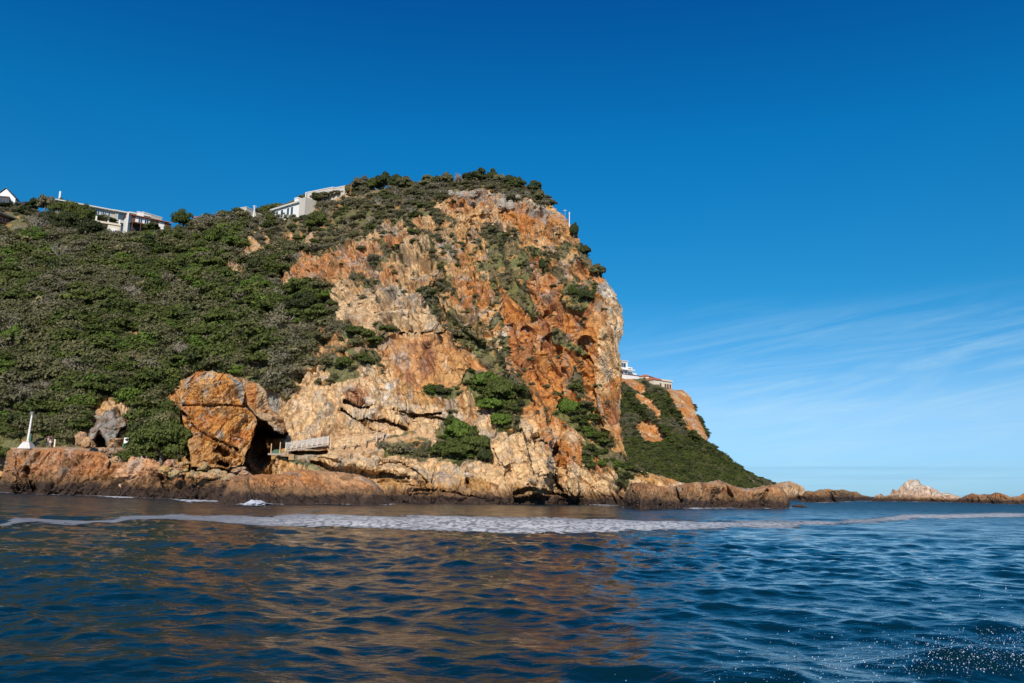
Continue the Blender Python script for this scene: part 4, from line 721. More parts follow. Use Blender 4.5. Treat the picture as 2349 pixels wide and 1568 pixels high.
# the largest in the picture are single shrubs, the rest is scrub
big = np.argsort(-(sc/SP[:, 1])*((SXp > 12) & (SXp < 1700) & (kind != 'dead')))[:225]; rest = np.setdiff1d(np.arange(len(SP)), big)
DESC = {'lush': 'rounded deep green shrub', 'olive': 'olive green shrub', 'grey': 'grey-leaved wiry shrub', 'bright': 'bright yellow-green shrub', 'dark': 'very dark green shrub', 'tan': 'brownish seeding shrub', 'dead': 'bare grey twiggy shrub'}
for i in []: pass
PEND = []
for pi in range(len(PROTO)):
    if pi not in FIRST:
        j = int(rest[np.argmax(pid[rest] == pi)]); PEND.append((place_bush(pi, SP[j], float(sc[j]), 0, 'shrub', 'shrubs on the headland'), j))
def gn_scrub(name, P, pid_, sc_, rz_, sz_, label, tilt=None):
    me = bpy.data.meshes.new(name); me.vertices.add(len(P)); me.vertices.foreach_set('co', np.asarray(P, np.float32).ravel()); me.update()
    for nm, v, t in (('pick', pid_, 'INT'), ('size', sc_, 'FLOAT'), ('turn', rz_, 'FLOAT'), ('tall', sz_, 'FLOAT')):
        a = me.attributes.new(nm, t, 'POINT'); a.data.foreach_set('value', np.asarray(v, np.int32 if t == 'INT' else np.float32))
    o = bpy.data.objects.new(name, me); link(o); ng = bpy.data.node_groups.new(name, 'GeometryNodeTree')
    ng.interface.new_socket('Geometry', in_out='INPUT', socket_type='NodeSocketGeometry'); ng.interface.new_socket('Geometry', in_out='OUTPUT', socket_type='NodeSocketGeometry')
    n = ng.nodes; l = ng.links; gi = n.new('NodeGroupInput'); go = n.new('NodeGroupOutput'); iop = n.new('GeometryNodeInstanceOnPoints'); jg = n.new('GeometryNodeJoinGeometry')
    for pi in reversed(range(len(PROTO))):
        oi = n.new('GeometryNodeObjectInfo'); oi.inputs[0].default_value = FIRST[pi]; oi.inputs['As Instance'].default_value = True; oi.transform_space = 'ORIGINAL'; l.new(oi.outputs['Geometry'], jg.inputs[0])
    def att(nm, t):
        a = n.new('GeometryNodeInputNamedAttribute'); a.data_type = t; a.inputs[0].default_value = nm; return a.outputs[0]
    l.new(gi.outputs[0], iop.inputs['Points']); l.new(jg.outputs[0], iop.inputs['Instance']); iop.inputs['Pick Instance'].default_value = True; l.new(att('pick', 'INT'), iop.inputs['Instance Index'])
    cr_ = n.new('ShaderNodeCombineXYZ'); l.new(att('turn', 'FLOAT'), cr_.inputs[2]); l.new(cr_.outputs[0], iop.inputs['Rotation'])
    cs = n.new('ShaderNodeCombineXYZ'); s_ = att('size', 'FLOAT'); l.new(s_, cs.inputs[0]); l.new(s_, cs.inputs[1]); mm = n.new('ShaderNodeMath'); mm.operation = 'MULTIPLY'; l.new(s_, mm.inputs[0]); l.new(att('tall', 'FLOAT'), mm.inputs[1]); l.new(mm.outputs[0], cs.inputs[2]); l.new(cs.outputs[0], iop.inputs['Scale'])
    l.new(iop.outputs[0], go.inputs[0]); md = o.modifiers.new('scatter', 'NODES'); md.node_group = ng; return tag(o, label, 'scrub', kind='stuff')
gn_scrub('scrub', SP[rest], pid[rest], sc[rest], rzv[rest], szv[rest], 'dense coastal scrub of green, olive and grey bushes covering the near headland')
fv = fveg(FM['X'], FM['Y']); FP, fx_, fy_ = scatter(FM, np.clip(fv, .02, 1)*(1-soft(FM['X'], FM['Y'], [[(1420, 850), (1478, 850), (1478, 879), (1420, 879)], [(1488, 860), (1546, 870), (1546, 902), (1488, 886)]], 1, 115)), 8000); FP[:, 2] -= .8
fu = RNG.random(len(FP)); fk = np.where(fbm(FP/30, 520, 3)+.15 > 0, np.where(fu < .5, 'lush', np.where(fu < .85, 'dark', 'olive')), np.where(fu < .35, 'grey', np.where(fu < .75, 'olive', 'dark')))
fpid = np.array([KID[k][int(r*len(KID[k])) % len(KID[k])] for k, r in zip(fk, RNG.random(len(FP)))]); fs = 1.1+1.5*RNG.random(len(FP))**1.5; fs = np.where(fveg(fx_, fy_) > .5, fs, .7)
gn_scrub('scrub', FP, fpid, fs, RNG.uniform(0, 6.28, len(FP)), RNG.uniform(.75, 1.1, len(FP)), 'dark green scrub covering the second headland behind the sheer cliff')

LMK = []
def surfY(px, py, Y):
    d = (HM['X']-px)**2+(HM['Y']-py)**2; d = np.where(HM['ins'], d, 1e9); i = int(d.argmin())
    return float(HM['P'][..., 1].ravel()[i]) if d.ravel()[i] < 900 else Y
# ------------------------------------------------------------------ trees one can tell apart
TREE_N = 0
def tree(px, pyb, Y, w, h, kind, label, name='tree', flat=False, cat='tree', trunk=.14, nb=24, bark=None, lean=0, bare=False, fix=False):
    """crown w x h pixels, foot of the tree at (px, pyb)"""
    global TREE_N; TREE_N += 1; Y = Y if fix else surfY(px, pyb, Y); LMK.append((px, pyb-h*.5, label)); nb = int(nb*1.4); r = np.random.default_rng(900+TREE_N); k = Y/FL; Wm, Hm = w*k/2, h*k
    root = empty(name, at(px, pyb, Y), label, cat)
    th_ = Hm*trunk; ch = Hm-th_
    V, F = crown_arrays(r, nb, 190 if not bare else 50, .12/Wm if not bare else .05/Wm, flat=.62 if flat else .8, spread=.8, bl=(.14, .30) if flat else (.17, .36)); V[:, 0] *= Wm/np.percentile(np.abs(V[:, 0]), 98); V[:, 1] *= Wm; z0_ = th_*(.8 if not flat else 1.8); V[:, 2] = z0_+(V[:, 2]-V[:, 2].min())/(np.percentile(V[:, 2], 99)-V[:, 2].min())*(Hm-z0_); V[:, 0] += lean*Wm*.5*V[:, 2]/Hm
    cr_ = npmesh('crown', V, F, LM[kind]); cr_.parent = root
    tp = branch_paths(r, 6 if not bare else 11, 1, 1, .05, sub=3 if not bare else 7); tp = [([np.array(p)*np.array([Wm*.8, Wm*.8, ch*.85])+np.array([0, 0, th_*.7]) for p in pts], a*Wm*.9, max(b_*Wm*.9, .02)) for pts, a, b_ in tp]
    tp.append(([(0, 0, -1.0), (r.uniform(-.1, .1)*Wm, 0, th_*.4), (0, 0, th_*.75)], .11*Wm, .07*Wm)); V, F = tube_arrays(tp, 6); V[:, 0] += lean*Wm*.5*np.maximum(V[:, 2], 0)/Hm
    t_ = npmesh('trunk', V, F, bark or BARK, smooth=True); t_.parent = root; return root
T = tree
# summit skyline
T(805, 446, 222, 26, 24, 'olive', 'small olive tree at the left end of the summit line, beside the beige wall'); T(828, 440, 219, 46, 34, 'grey', 'wide low grey-olive tree on the summit beside the orange pole', flat=True)
T(858, 436, 217, 36, 30, 'lush', 'green summit tree just right of the wide low grey-olive one'); T(882, 434, 216, 40, 40, 'dark', 'tall twin-topped dark tree on the left part of the summit'); T(908, 434, 215, 34, 34, 'dark', 'dark bushy tree right of the twin-topped one on the summit')
T(928, 434, 214, 44, 30, 'olive', 'domed olive tree with a rounded top, left of the gap in the summit trees'); T(982, 430, 211, 44, 26, 'olive', 'low spreading olive tree right of the gap in the summit trees'); T(1003, 428, 209, 30, 24, 'dark', 'small dark tree between the spreading olive one and the mushroom-topped one')
T(1024, 426, 207, 34, 32, 'olive', 'mushroom-topped tree on the summit with a flat crown', flat=True); T(1051, 426, 205, 28, 30, 'dead', 'bare grey twiggy tree on the summit left of the tallest tree', bare=True, bark=PALEBARK)
T(1078, 420, 202, 36, 24, 'dark', 'bushy dark tree at the left foot of the tallest summit tree'); T(1103, 420, 200, 46, 37, 'dark', 'tallest dark tree at the highest point of the headland', nb=26); T(1124, 419, 199, 30, 32, 'dark', 'dark tree leaning right beside the tallest summit tree', lean=.5)
T(1144, 421, 198, 26, 22, 'olive', 'grey-green rounded tree just right of the tallest summit trees'); T(1170, 425, 196, 28, 24, 'dark', 'flat-topped dark tree on the right shoulder of the summit', flat=True); T(1191, 432, 194, 28, 25, 'dark', 'round dark tree between the flat-topped tree and the wind-swept one')
T(1222, 446, 190, 34, 33, 'dark', 'wind-swept dark tree at the right end of the summit line', flat=True, lean=.4); T(1238, 460, 187, 26, 26, 'olive', 'low olive tree where the summit drops to the sheer cliff')
T(1316, 543, 150, 18, 32, 'dark', 'dark tree clinging to the cliff edge under the white mast', lean=.6); T(1342, 585, 146, 24, 22, 'dark', 'small dark tree on the cliff edge below the mast tree'); T(1372, 632, 143, 34, 26, 'olive', 'grey-green tree capping the pale buttress at the cliff edge')
T(1345, 692, 137, 34, 34, 'dark', 'dark round bush in the hollow left of the pale buttress'); T(1314, 680, 137, 24, 26, 'lush', 'green bush beside the dark round one in the cliff hollow'); T(1242, 620, 146, 12, 26, 'dark', 'narrow dark bush on the red rock right of the white streak')
# left hill and its ridge
T(420, 522, 246, 52, 42, 'lush', 'large round green tree standing alone on the ridge right of the red roof', nb=26); T(472, 508, 252, 16, 18, 'lush', 'small palm-like tree beside the far red-roofed house'); T(452, 524, 244, 34, 20, 'grey', 'grey bush at the foot of the large round ridge tree')
T(103, 482, 238, 38, 34, 'grey', 'tall grey-brown tree on the left ridge beside the thin chimney'); T(76, 484, 236, 38, 30, 'dark', 'dark tree left of the grey-brown one on the left ridge'); T(56, 492, 235, 34, 18, 'dark', 'low dark tree between the gabled house and the left ridge trees')
T(132, 492, 234, 44, 40, 'lush', 'dark green tree under the left end of the long grey house'); T(165, 508, 231, 56, 46, 'lush', 'spreading green tree in front of the long grey house'); T(198, 516, 229, 44, 46, 'lush', 'tall green tree covering the middle of the long grey house', nb=26)
T(152, 532, 222, 60, 44, 'dark', 'broad dark tree in the clump below the long grey house', nb=28); T(205, 546, 219, 52, 44, 'dark', 'dark tree left of the cream terrace building', nb=26); T(110, 522, 226, 52, 40, 'dark', 'dark tree behind the bare grey one on the left ridge')
T(84, 532, 216, 66, 40, 'dead', 'wide bare grey tree right of the brown timber house', bare=True, bark=PALEBARK); T(240, 508, 229, 50, 12, 'lush', 'green hedge-like bush between the grey house and the cream terrace'); T(28, 480, 237, 60, 12, 'dark', 'dark hedge under the white gabled house')
T(75, 560, 210, 70, 42, 'bright', 'large yellow-green tree below the bare grey one on the left'); T(350, 530, 232, 40, 18, 'lush', 'green bush under the verandah of the red-roofed house'); T(545, 498, 238, 46, 22, 'lush', 'green bush in front of the flat beige house on the ridge')
T(512, 500, 240, 26, 18, 'lush', 'small green bush left of the flat beige house'); T(612, 492, 232, 34, 20, 'lush', 'green bush covering the left end of the long white house'); T(636, 492, 228, 46, 26, 'lush', 'green bush hiding the left half of the long white house'); T(678, 484, 226, 40, 24, 'olive', 'olive bush hiding the right half of the long white house'); T(655, 490, 226, 40, 24, 'grey', 'grey-olive bush in front of the long white house')
T(705, 463, 224, 40, 20, 'olive', 'olive bush in front of the right end of the long white house'); T(742, 464, 222, 60, 20, 'olive', 'olive bush hiding the foot of the large beige building'); T(776, 452, 220, 40, 14, 'grey', 'low grey bush under the right end of the large beige building'); T(698, 474, 226, 36, 22, 'lush', 'green bush at the step between the white house and beige building')
T(725, 528, 198, 54, 46, 'lush', 'bright green bush clump in the middle of the upper slope'); T(590, 680, 176, 78, 46, 'bright', 'big light-green umbrella-shaped tree in the middle of the hillside', nb=30, flat=True)
T(635, 722, 165, 90, 44, 'lush', 'broad deep green tree at the edge of the cream cliff', nb=30); T(700, 720, 160, 90, 48, 'dark', 'broad dark tree touching the cream cliff halfway up', nb=30); T(540, 570, 205, 56, 28, 'bright', 'flat light-green tree on the upper slope right of the grey scrub', flat=True)
T(24, 800, 166, 52, 52, 'bright', 'bright yellow-green tree at the left edge halfway up the hillside'); T(418, 830, 158, 64, 46, 'dead', 'fan-shaped bare silver tree above the orange crag', bare=True, bark=PALEBARK, trunk=.2); T(372, 842, 156, 46, 34, 'dead', 'smaller bare silver tree left of the fan-shaped one', bare=True, bark=PALEBARK, trunk=.2)
T(160, 860, 153, 76, 42, 'dead', 'wide grey leafless tree low on the left hillside', bare=True, bark=PALEBARK); T(300, 845, 156, 70, 40, 'tan', 'brownish flowering tree in the middle of the left hillside'); T(250, 990, 131, 20, 18, 'grey', 'small grey bush on top of the grey pinnacle')
T(120, 1000, 137, 76, 66, 'bright', 'yellow-green bush bank rising behind the benches', trunk=.1, nb=30, fix=True); T(36, 1012, 136, 40, 50, 'grey', 'grey-brown bush standing left of the lamp post', trunk=.1, fix=True); T(168, 1012, 134, 56, 56, 'grey', 'dark grey-green bush arching over the red bench', trunk=.1, fix=True)
T(368, 1048, 103, 128, 78, 'lush', 'wide dark green bush bank between the sign and the orange crag', trunk=.05, nb=44, fix=True); T(330, 1062, 112, 110, 30, 'lush', 'low grassy green bank above the rubble boulders', trunk=.05, nb=40, fix=True)
T(4, 1054, 123.4, 60, 26, 'lush', 'low green bank sloping down at the far left shore', trunk=.05, nb=36, fix=True)
T(1148, 925, 119, 66, 58, 'lush', 'rounded green bush, biggest of the clump on the middle ledge', trunk=.15, nb=28); T(1115, 892, 122, 54, 38, 'bright', 'light green bush at the top left of the clump on the middle ledge', trunk=.15); T(1180, 905, 121, 44, 46, 'grey', 'grey bush on the right side of the clump on the middle ledge', trunk=.1)
T(1130, 945, 117, 70, 30, 'bright', 'flat light green bush under the clump on the middle ledge', flat=True, trunk=.1); T(1050, 1012, 112, 56, 46, 'bright', 'top bush of the big green patch beside the path'); T(1082, 1048, 110, 70, 60, 'lush', 'largest deep green bush of the patch beside the path', trunk=.1, nb=34)
T(1032, 1052, 109, 70, 44, 'lush', 'deep green bush at the left bottom of the patch beside the path', trunk=.1, nb=28); T(1112, 1062, 109, 32, 30, 'dark', 'dark bush at the right bottom corner of the big green patch'); T(1150, 978, 114, 44, 28, 'bright', 'pale green cushion bush between two cream buttresses', trunk=.05)
T(1305, 950, 118, 42, 32, 'bright', 'bright green bush heading the diagonal band on the right', trunk=.1); T(790, 848, 119, 40, 30, 'lush', 'dark green bush hanging over the cream cliff on the left', trunk=.1); T(902, 768, 123, 10, 14, 'bright', 'single small bright bush above the white streaks', trunk=.1)
T(885, 762, 124, 30, 16, 'lush', 'green bush on the ledge left of the single small bright one'); T(815, 770, 127, 44, 22, 'lush', 'green bush capping the cliff below the cream slab'); T(1010, 905, 119, 44, 20, 'dark', 'row of dark bushes on the ledge under the orange wall')

# the largest shrubs, each told by the tree or landmark nearest to it
LAND = [(66, 985, 'the lamp post'), (120, 1010, 'the people on the path'), (250, 985, 'the grey pinnacle'), (290, 1015, 'the white sign'), (420, 522, 'the round ridge tree'), (590, 655, 'the light-green umbrella tree'), (418, 805, 'the fan-shaped bare tree'), (372, 825, 'the smaller bare silver tree'),
        (160, 840, 'the wide grey leafless tree'), (300, 825, 'the brownish flowering tree'), (24, 775, 'the bright tree at the left edge'), (490, 865, 'the top of the orange crag'), (410, 950, 'the left flank of the orange crag'), (640, 700, 'the broad tree at the cream cliff'), (84, 512, 'the bare tree by the timber house'),
        (75, 540, 'the yellow-green tree by the ridge'), (540, 560, 'the flat light-green tree'), (725, 505, 'the bright clump on the upper slope'), (245, 520, 'the cream terrace building'), (345, 505, 'the red-roofed house'), (545, 485, 'the flat beige house'), (655, 470, 'the long white house'), (745, 440, 'the large beige building'),
        (1103, 400, 'the tallest summit tree'), (882, 410, 'the twin-topped summit tree'), (1222, 430, 'the wind-swept summit tree'), (1306, 490, 'the white mast'), (1345, 675, 'the round bush in the cliff hollow'), (1395, 670, 'the pale buttress'), (1148, 895, 'the bush clump on the middle ledge'), (1082, 1020, 'the big green patch'),
        (1305, 935, 'the diagonal green band'), (905, 690, 'the grey dome of rock'), (790, 840, 'the bush over the cream cliff'), (1010, 895, 'the dark bushes under the orange wall'), (1228, 610, 'the white streak'), (1145, 750, 'the white rock spine'), (610, 900, 'the leaning slab'), (120, 960, 'the yellow-green bank behind the benches'),
        (675, 685, 'the dark tree touching the cliff'), (575, 535, 'the rocky patch on the upper slope'), (760, 600, 'the largest orange rock patch'), (165, 505, 'the trees before the grey house'), (690, 820, 'the edge of the cream cliff')]
lx = np.array([a[0] for a in LAND]); ly = np.array([a[1] for a in LAND]); SEEN = {}
SHORT = {'lush': 'deep green shrub', 'olive': 'olive green shrub', 'grey': 'grey wiry shrub', 'bright': 'yellow-green shrub', 'dark': 'very dark green shrub', 'tan': 'brownish shrub', 'dead': 'bare grey shrub'}
for po, i in [(None, b_) for b_ in big]+PEND:
    x, y = SXp[i], SYp[i]; j = int(np.argmin((lx-x)**2+(ly-y)**2)); dx, dy = x-lx[j], y-ly[j]; ad = math.hypot(dx, dy); near = ''
    if abs(dx) > 2.2*abs(dy): di = 'right of' if dx > 0 else 'left of'
    elif abs(dy) > 2.2*abs(dx): di = 'below' if dy > 0 else 'above'
    else: di = ('lower ' if dy > 0 else 'upper ')+('right of' if dx > 0 else 'left of')
    k = PROTO[pid[i]][0]; wd = ('broad ' if szv[i] < .9 else 'tall ' if szv[i] > 1.05 else 'rounded '); lb = wd+SHORT[k]+' '+near+di+' '+LAND[j][2]
    grp = 'shrubs on the headland'
    if po: po['label'] = lb; SEEN.setdefault(lb, []).append((x, po)); continue
    nb_ = place_bush(int(pid[i]), SP[i], float(sc[i]), float(rzv[i]), lb, grp, sz=float(szv[i]))
    SEEN.setdefault(lb, []).append((x, nb_))
for lb, lst in SEEN.items():
    if len(lst) < 2: continue
    lst.sort(key=lambda t: t[0])
    for q_, (_, o) in enumerate(lst):
        o['label'] = ('leftmost ' if q_ == 0 else 'rightmost ' if q_ == len(lst)-1 else 'middle ' if len(lst) == 3 else ORD[q_]+' leftmost ')+lb
# ================================================================== BUILT THINGS
def boxes(bl):
    """list of (x0, x1, y0, y1, z0, z1)"""
    V = []; F = []
    for x0, x1, y0, y1, z0, z1 in bl:
        k = len(V); V += [(x0, y0, z0), (x1, y0, z0), (x1, y1, z0), (x0, y1, z0), (x0, y0, z1), (x1, y0, z1), (x1, y1, z1), (x0, y1, z1)]
        F += [(k, k+3, k+2, k+1), (k+4, k+5, k+6, k+7), (k, k+1, k+5, k+4), (k+1, k+2, k+6, k+5), (k+2, k+3, k+7, k+6), (k+3, k, k+4, k+7)]
    return np.array(V, float), np.array(F)
def part(name, bl, mat, parent, label=None):
    V, F = boxes(bl); o = npmesh(name, V, F, mat, parent=parent)
    if label: o['label'] = label
    return o
def pyform(name, V, F, mat, parent, smooth=False):
    me = bpy.data.meshes.new(name); me.from_pydata([tuple(map(float, v)) for v in V], [], F); me.materials.append(mat)
    if smooth: me.polygons.foreach_set('use_smooth', [True]*len(me.polygons))
    o = bpy.data.objects.new(name, me); link(o); o.parent = parent; return o
M_ = {'white': plain('white_plaster', (.80, .79, .76)), 'cream': plain('cream_plaster', (.70, .62, .48)), 'beige': plain('beige_plaster', (.56, .52, .45)), 'grey': plain('grey_plaster', (.42, .40, .35)), 'conc': plain('pale_concrete', (.62, .61, .57)),
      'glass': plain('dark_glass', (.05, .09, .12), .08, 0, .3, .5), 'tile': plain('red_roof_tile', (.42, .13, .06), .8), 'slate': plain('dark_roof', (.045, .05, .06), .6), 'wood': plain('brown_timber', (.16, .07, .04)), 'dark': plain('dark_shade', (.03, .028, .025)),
      'frame': plain('window_frame_white', (.78, .78, .78)), 'rail': plain('grey_weathered_timber', (.56, .52, .47)), 'deck': plain('brown_grey_decking', (.38, .30, .24)), 'pine': plain('fresh_pine', (.62, .42, .24)), 'green': plain('green_paint', (.06, .14, .08)),
      'turq': plain('turquoise_paint', (.20, .40, .40)), 'redwood': plain('red_brown_paint', (.20, .045, .035)), 'mastw': plain('white_paint', (.82, .82, .80)), 'skin': plain('skin', (.50, .27, .18), .6), 'black': plain('black_cloth', (.02, .022, .03), .9),
      'shorts': plain('white_cloth', (.82, .82, .84), .9), 'lilac': plain('lilac_cloth', (.40, .33, .50), .9), 'jeans': plain('blue_denim', (.05, .08, .16), .9), 'hair': plain('brown_hair', (.06, .035, .02), .9), 'greyshirt': plain('grey_blue_cloth', (.22, .24, .32), .9), 'metal': plain('grey_metal', (.40, .42, .43), .5, .3), 'orange': plain('rusty_paint', (.45, .16, .05))}
def site(A, B, Y, label, cat, name, group=None, hdrop=0.0, back_=True, off=7):
    """root whose +X runs along the level roof edge seen from A to B, +Y away from the viewer; z = 0 at that edge minus hdrop"""
    if Y < 300: Y = surfY((A[0]+B[0])/2, A[1]+hdrop/Y*FL*.85, Y)+(off if back_ else -7)
    a = at(A[0], A[1], Y)
    lo, hi = Y*.5, Y*2.2
    zs = [at(B[0], B[1], t).z for t in (lo, hi)]
    for _ in range(50):
        m2 = (lo+hi)/2
        if at(B[0], B[1], m2).z < a.z: lo = m2
        else: hi = m2
    b = at(B[0], B[1], lo); d = b-a; Lg = math.hypot(d.x, d.y); rz = math.atan2(d.y, d.x)
    r = empty(name, (a.x, a.y, a.z-hdrop), label, cat, group, rz); return r, Lg
def window(parent, s0, s1, z0, z1, mull=1, t=.10, y=0.0, label=None):
    fr = [(s0, s1, y-.08, y+.02, z1-t, z1), (s0, s1, y-.08, y+.02, z0, z0+t), (s0, s0+t, y-.079, y+.02, z0+t, z1-t), (s1-t, s1, y-.079, y+.02, z0+t, z1-t)]
    for i in range(mull): c = s0+(s1-s0)*(i+1)/(mull+1); fr.append((c-t/2, c+t/2, y-.078, y+.02, z0+t, z1-t))
    w = part('window', fr, M_['frame'], parent); part('pane', [(s0+t*.5, s1-t*.5, y-.04, y+.03, z0+t*.5, z1-t*.5)], M_['glass'], w); return w
# long grey house
r, Lg = site((127, 456), (345, 497), 240, 'long grey concrete house with flat roof and dark glazing on the left ridge', 'house', 'house', hdrop=8.5, off=12)
part('wall', [(.4, Lg*.62, 1.2, 12, 0, 8.1), (Lg*.62, Lg*.97, .4, 12, 0, 8.1)], M_['grey'], r); part('roof', [(0, Lg*.60, 0, 13, 8.12, 8.5), (Lg*.60, Lg*.76, -.5, 13, 8.0, 8.44), (Lg*.76, Lg, -.9, 13, 8.13, 8.62)], M_['conc'], r)
part('balcony', [(Lg*.45, Lg*.62, -.6, 1.19, 4.1, 4.6), (Lg*.62, Lg*.9, -.7, .39, 4.0, 4.35)], M_['conc'], r); part('balcony_shade', [(Lg*.47, Lg*.60, .6, 1.19, 1.2, 4.09)], M_['dark'], r)
part('chimney', [(1.0, 1.5, 2, 2.5, 8.51, 12.0)], M_['mastw'], r)
for a, b_, m2, yy in ((.25, .31, 1, 1.2), (.40, .46, 2, 1.2), (.475, .53, 2, 1.2), (.55, .575, 0, 1.2), (.65, .74, 0, .4), (.78, .83, 1, .4), (.84, .88, 0, .4), (.91, .955, 1, .4)): window(r, Lg*a, Lg*b_, 5.2, 7.7, m2, y=yy)
for a, b_, m2 in ((.65, .74, 1), (.80, .88, 3)): window(r, Lg*a, Lg*b_, 1.2, 3.8, m2, y=.4)
# white gabled house, left edge
o0 = at(10, 474, surfY(10, 484, 236)+4); r = empty('house', (o0.x, o0.y, o0.z-1), 'white gabled house with a dark bay window and slate roof at the left edge', 'house', rz=math.radians(12))
pyform('wall', [(-3.6, 0, 0), (3.2, 0, 0), (3.2, 0, 4.2), (-.2, 0, 7.6), (-3.6, 0, 4.2), (-3.6, 6, 0), (3.2, 6, 0), (3.2, 6, 4.2), (-.2, 6, 7.6), (-3.6, 6, 4.2)], [(0, 1, 2, 3, 4), (9, 8, 7, 6, 5), (1, 6, 7, 2), (0, 4, 9, 5)], M_['white'], r)
pyform('roof', [(-.2, -.4, 7.95), (3.7, -.4, 4.05), (3.7, 7, 4.05), (-.2, 7, 7.95), (-4.1, -.4, 4.05), (-4.1, 7, 4.05), (-.2, -.4, 7.75), (3.6, -.4, 3.9), (-4.0, -.4, 3.9)], [(0, 1, 2, 3), (0, 3, 5, 4), (0, 6, 7, 1), (0, 4, 8, 6)], M_['slate'], r)
pyform('wing', [(3.21, 3, 0), (7.2, 3, 0), (7.2, 3, 2.2), (3.21, 3, 2.2), (3.21, 8, 0), (7.2, 8, 0), (7.2, 8, 2.2), (3.21, 8, 2.2)], [(0, 1, 2, 3), (1, 5, 6, 2), (4, 7, 6, 5)], M_['white'], r)
pyform('wing_roof', [(3.21, 2.6, 2.2), (7.6, 2.6, 2.2), (7.0, 6, 5.4), (3.21, 6, 5.4), (3.21, 8.4, 2.2), (7.6, 8.4, 2.2)], [(0, 1, 2, 3), (1, 5, 2), (2, 5, 4, 3)], M_['slate'], r)
bw = part('bay_window', [(-2.4, 1.6, -1.0, -.01, 1.6, 3.9)], M_['wood'], r); part('pane', [(-2.2+i*.95, -2.2+i*.95+.7, -1.05, -.9, 2.0, 3.6) for i in range(4)], M_['glass'], bw); pyform('bay_roof', [(-2.6, -1.2, 3.91), (1.8, -1.2, 3.91), (1.2, -.01, 4.8), (-2.0, -.01, 4.8)], [(0, 1, 2, 3)], M_['slate'], r); window(r, 1.8, 2.6, 1.4, 3.4, 0)
# brown timber house
r, Lg = site((-40, 474), (47, 508), 224, 'dark brown timber house with a deck under the left ridge trees', 'house', 'house', hdrop=6, back_=False)
part('roof', [(0, Lg, -1.5, 7, 5.7, 6.0)], M_['metal'], r); part('wall', [(.5, Lg-.6, .4, 6, 0, 5.68)], M_['wood'], r); part('deck', [(0, Lg+6, -2.6, .39, 2.3, 2.6)], M_['wood'], r)
part('railing', [(0, Lg+6, -2.62, -2.55, 3.3, 3.4)]+[(i*.8, i*.8+.07, -2.6, -2.56, 2.61, 3.3) for i in range(int((Lg+6)/.8))], M_['wood'], r); part('undercroft', [(0, Lg+3, -1.5, .39, -3, 2.29)], M_['dark'], r)
for s in (.25, .45, .62, .78): window(r, Lg*s, Lg*s+1.5, 2.9, 4.9, 0, y=.4)
# cream terrace building
r, Lg = site((214, 505), (276, 515), 222, 'cream terrace building with roof posts below the grey house', 'building', 'building', hdrop=4.2, off=-2)
part('wall', [(Lg*.55, Lg, 0, 6, 0, 3.6), (0, Lg*.55, 2.0, 6, 0, 3.6)], M_['cream'], r); part('parapet', [(-.2, Lg+.2, -.3, 6, 3.61, 4.2)], M_['cream'], r); part('roof_post', [(s*Lg-.22, s*Lg+.22, 0, .44, 4.21, 5.7) for s in (.10, .55, .96)], M_['white'], r)
part('terrace', [(-3, Lg*.55-.01, -.6, 1.99, -.4, .1)], M_['cream'], r); part('garage_door', [(Lg*.62, Lg*.92, -.06, .02, .1, 2.5)], M_['white'], r); part('railing', [(-3, Lg*.54, -.62, -.56, .9, 1.0)]+[(-3+i*.5, -3+i*.5+.06, -.61, -.57, .11, .9) for i in range(18)], M_['white'], r); part('opening', [(.4, Lg*.50, 1.93, 2.03, .6, 3.0)], M_['dark'], r)
# red-tiled house
r, Lg = site((297, 488), (397, 509), 230, 'white house with long red tiled roof and brown shutters on the ridge', 'house', 'house', hdrop=6, off=1)
part('wall', [(0, Lg-.5, .8, 7, 0, 5.4)], M_['white'], r); pyform('roof', [(-.4, -.1, 5.41), (Lg, -.1, 5.41), (Lg, 4, 6.8), (-.4, 4, 6.8), (-.4, 8, 5.41), (Lg, 8, 5.41), (-.4, -.1, 5.6), (Lg, -.1, 5.6)], [(6, 7, 2, 3), (0, 1, 7, 6), (3, 2, 5, 4)], M_['tile'], r)
pyform('gable_wall', [(-.6, -.6, -1), (-.2, -.6, -1), (-.2, -.6, 3.0), (-.6, -.6, 5.9), (-.6, 1.4, 5.2), (-.2, 1.4, 5.2), (-.6, 1.4, -1), (-.2, 1.4, -1), (-.2, -.6, 5.9)], [(0, 1, 8, 3), (1, 7, 5, 8), (0, 3, 4, 6)], M_['white'], r)
for s in (.07, .50, .60, .82, .90): part('shutter', [(Lg*s, Lg*s+1.1, .70, .78, 3.2, 5.2)], M_['wood'], r)
part('verandah', [(.6, Lg*.70, -1.6, .79, 2.55, 2.85)], M_['wood'], r); part('verandah_post', [(s*Lg, s*Lg+.16, -1.5, -1.34, 0, 2.54) for s in (.06, .25, .45, .66)], M_['wood'], r); part('shaded_front', [(.8, Lg*.66, .70, .78, .2, 2.5)], M_['dark'], r); window(r, Lg*.22, Lg*.32, 3.2, 5.0, 1, y=.8); window(r, Lg*.36, Lg*.46, 3.2, 5.0, 1, y=.8)
part('chimney', [(Lg*.22, Lg*.22+1.9, 2.5, 4, 6.0, 7.6), (Lg*.22-.15, Lg*.22+2.05, 2.4, 4.1, 7.61, 7.8)], M_['white'], r)
r, Lg = site((328, 486), (372, 499), 246, 'plain grey-beige flat-roofed block behind the red tiled roof', 'building', 'building', hdrop=6, off=26); part('wall', [(0, Lg, 0, 6, 0, 5.7)], M_['beige'], r); part('parapet', [(-.1, Lg+.1, -.1, 6.1, 5.71, 6)], M_['conc'], r)
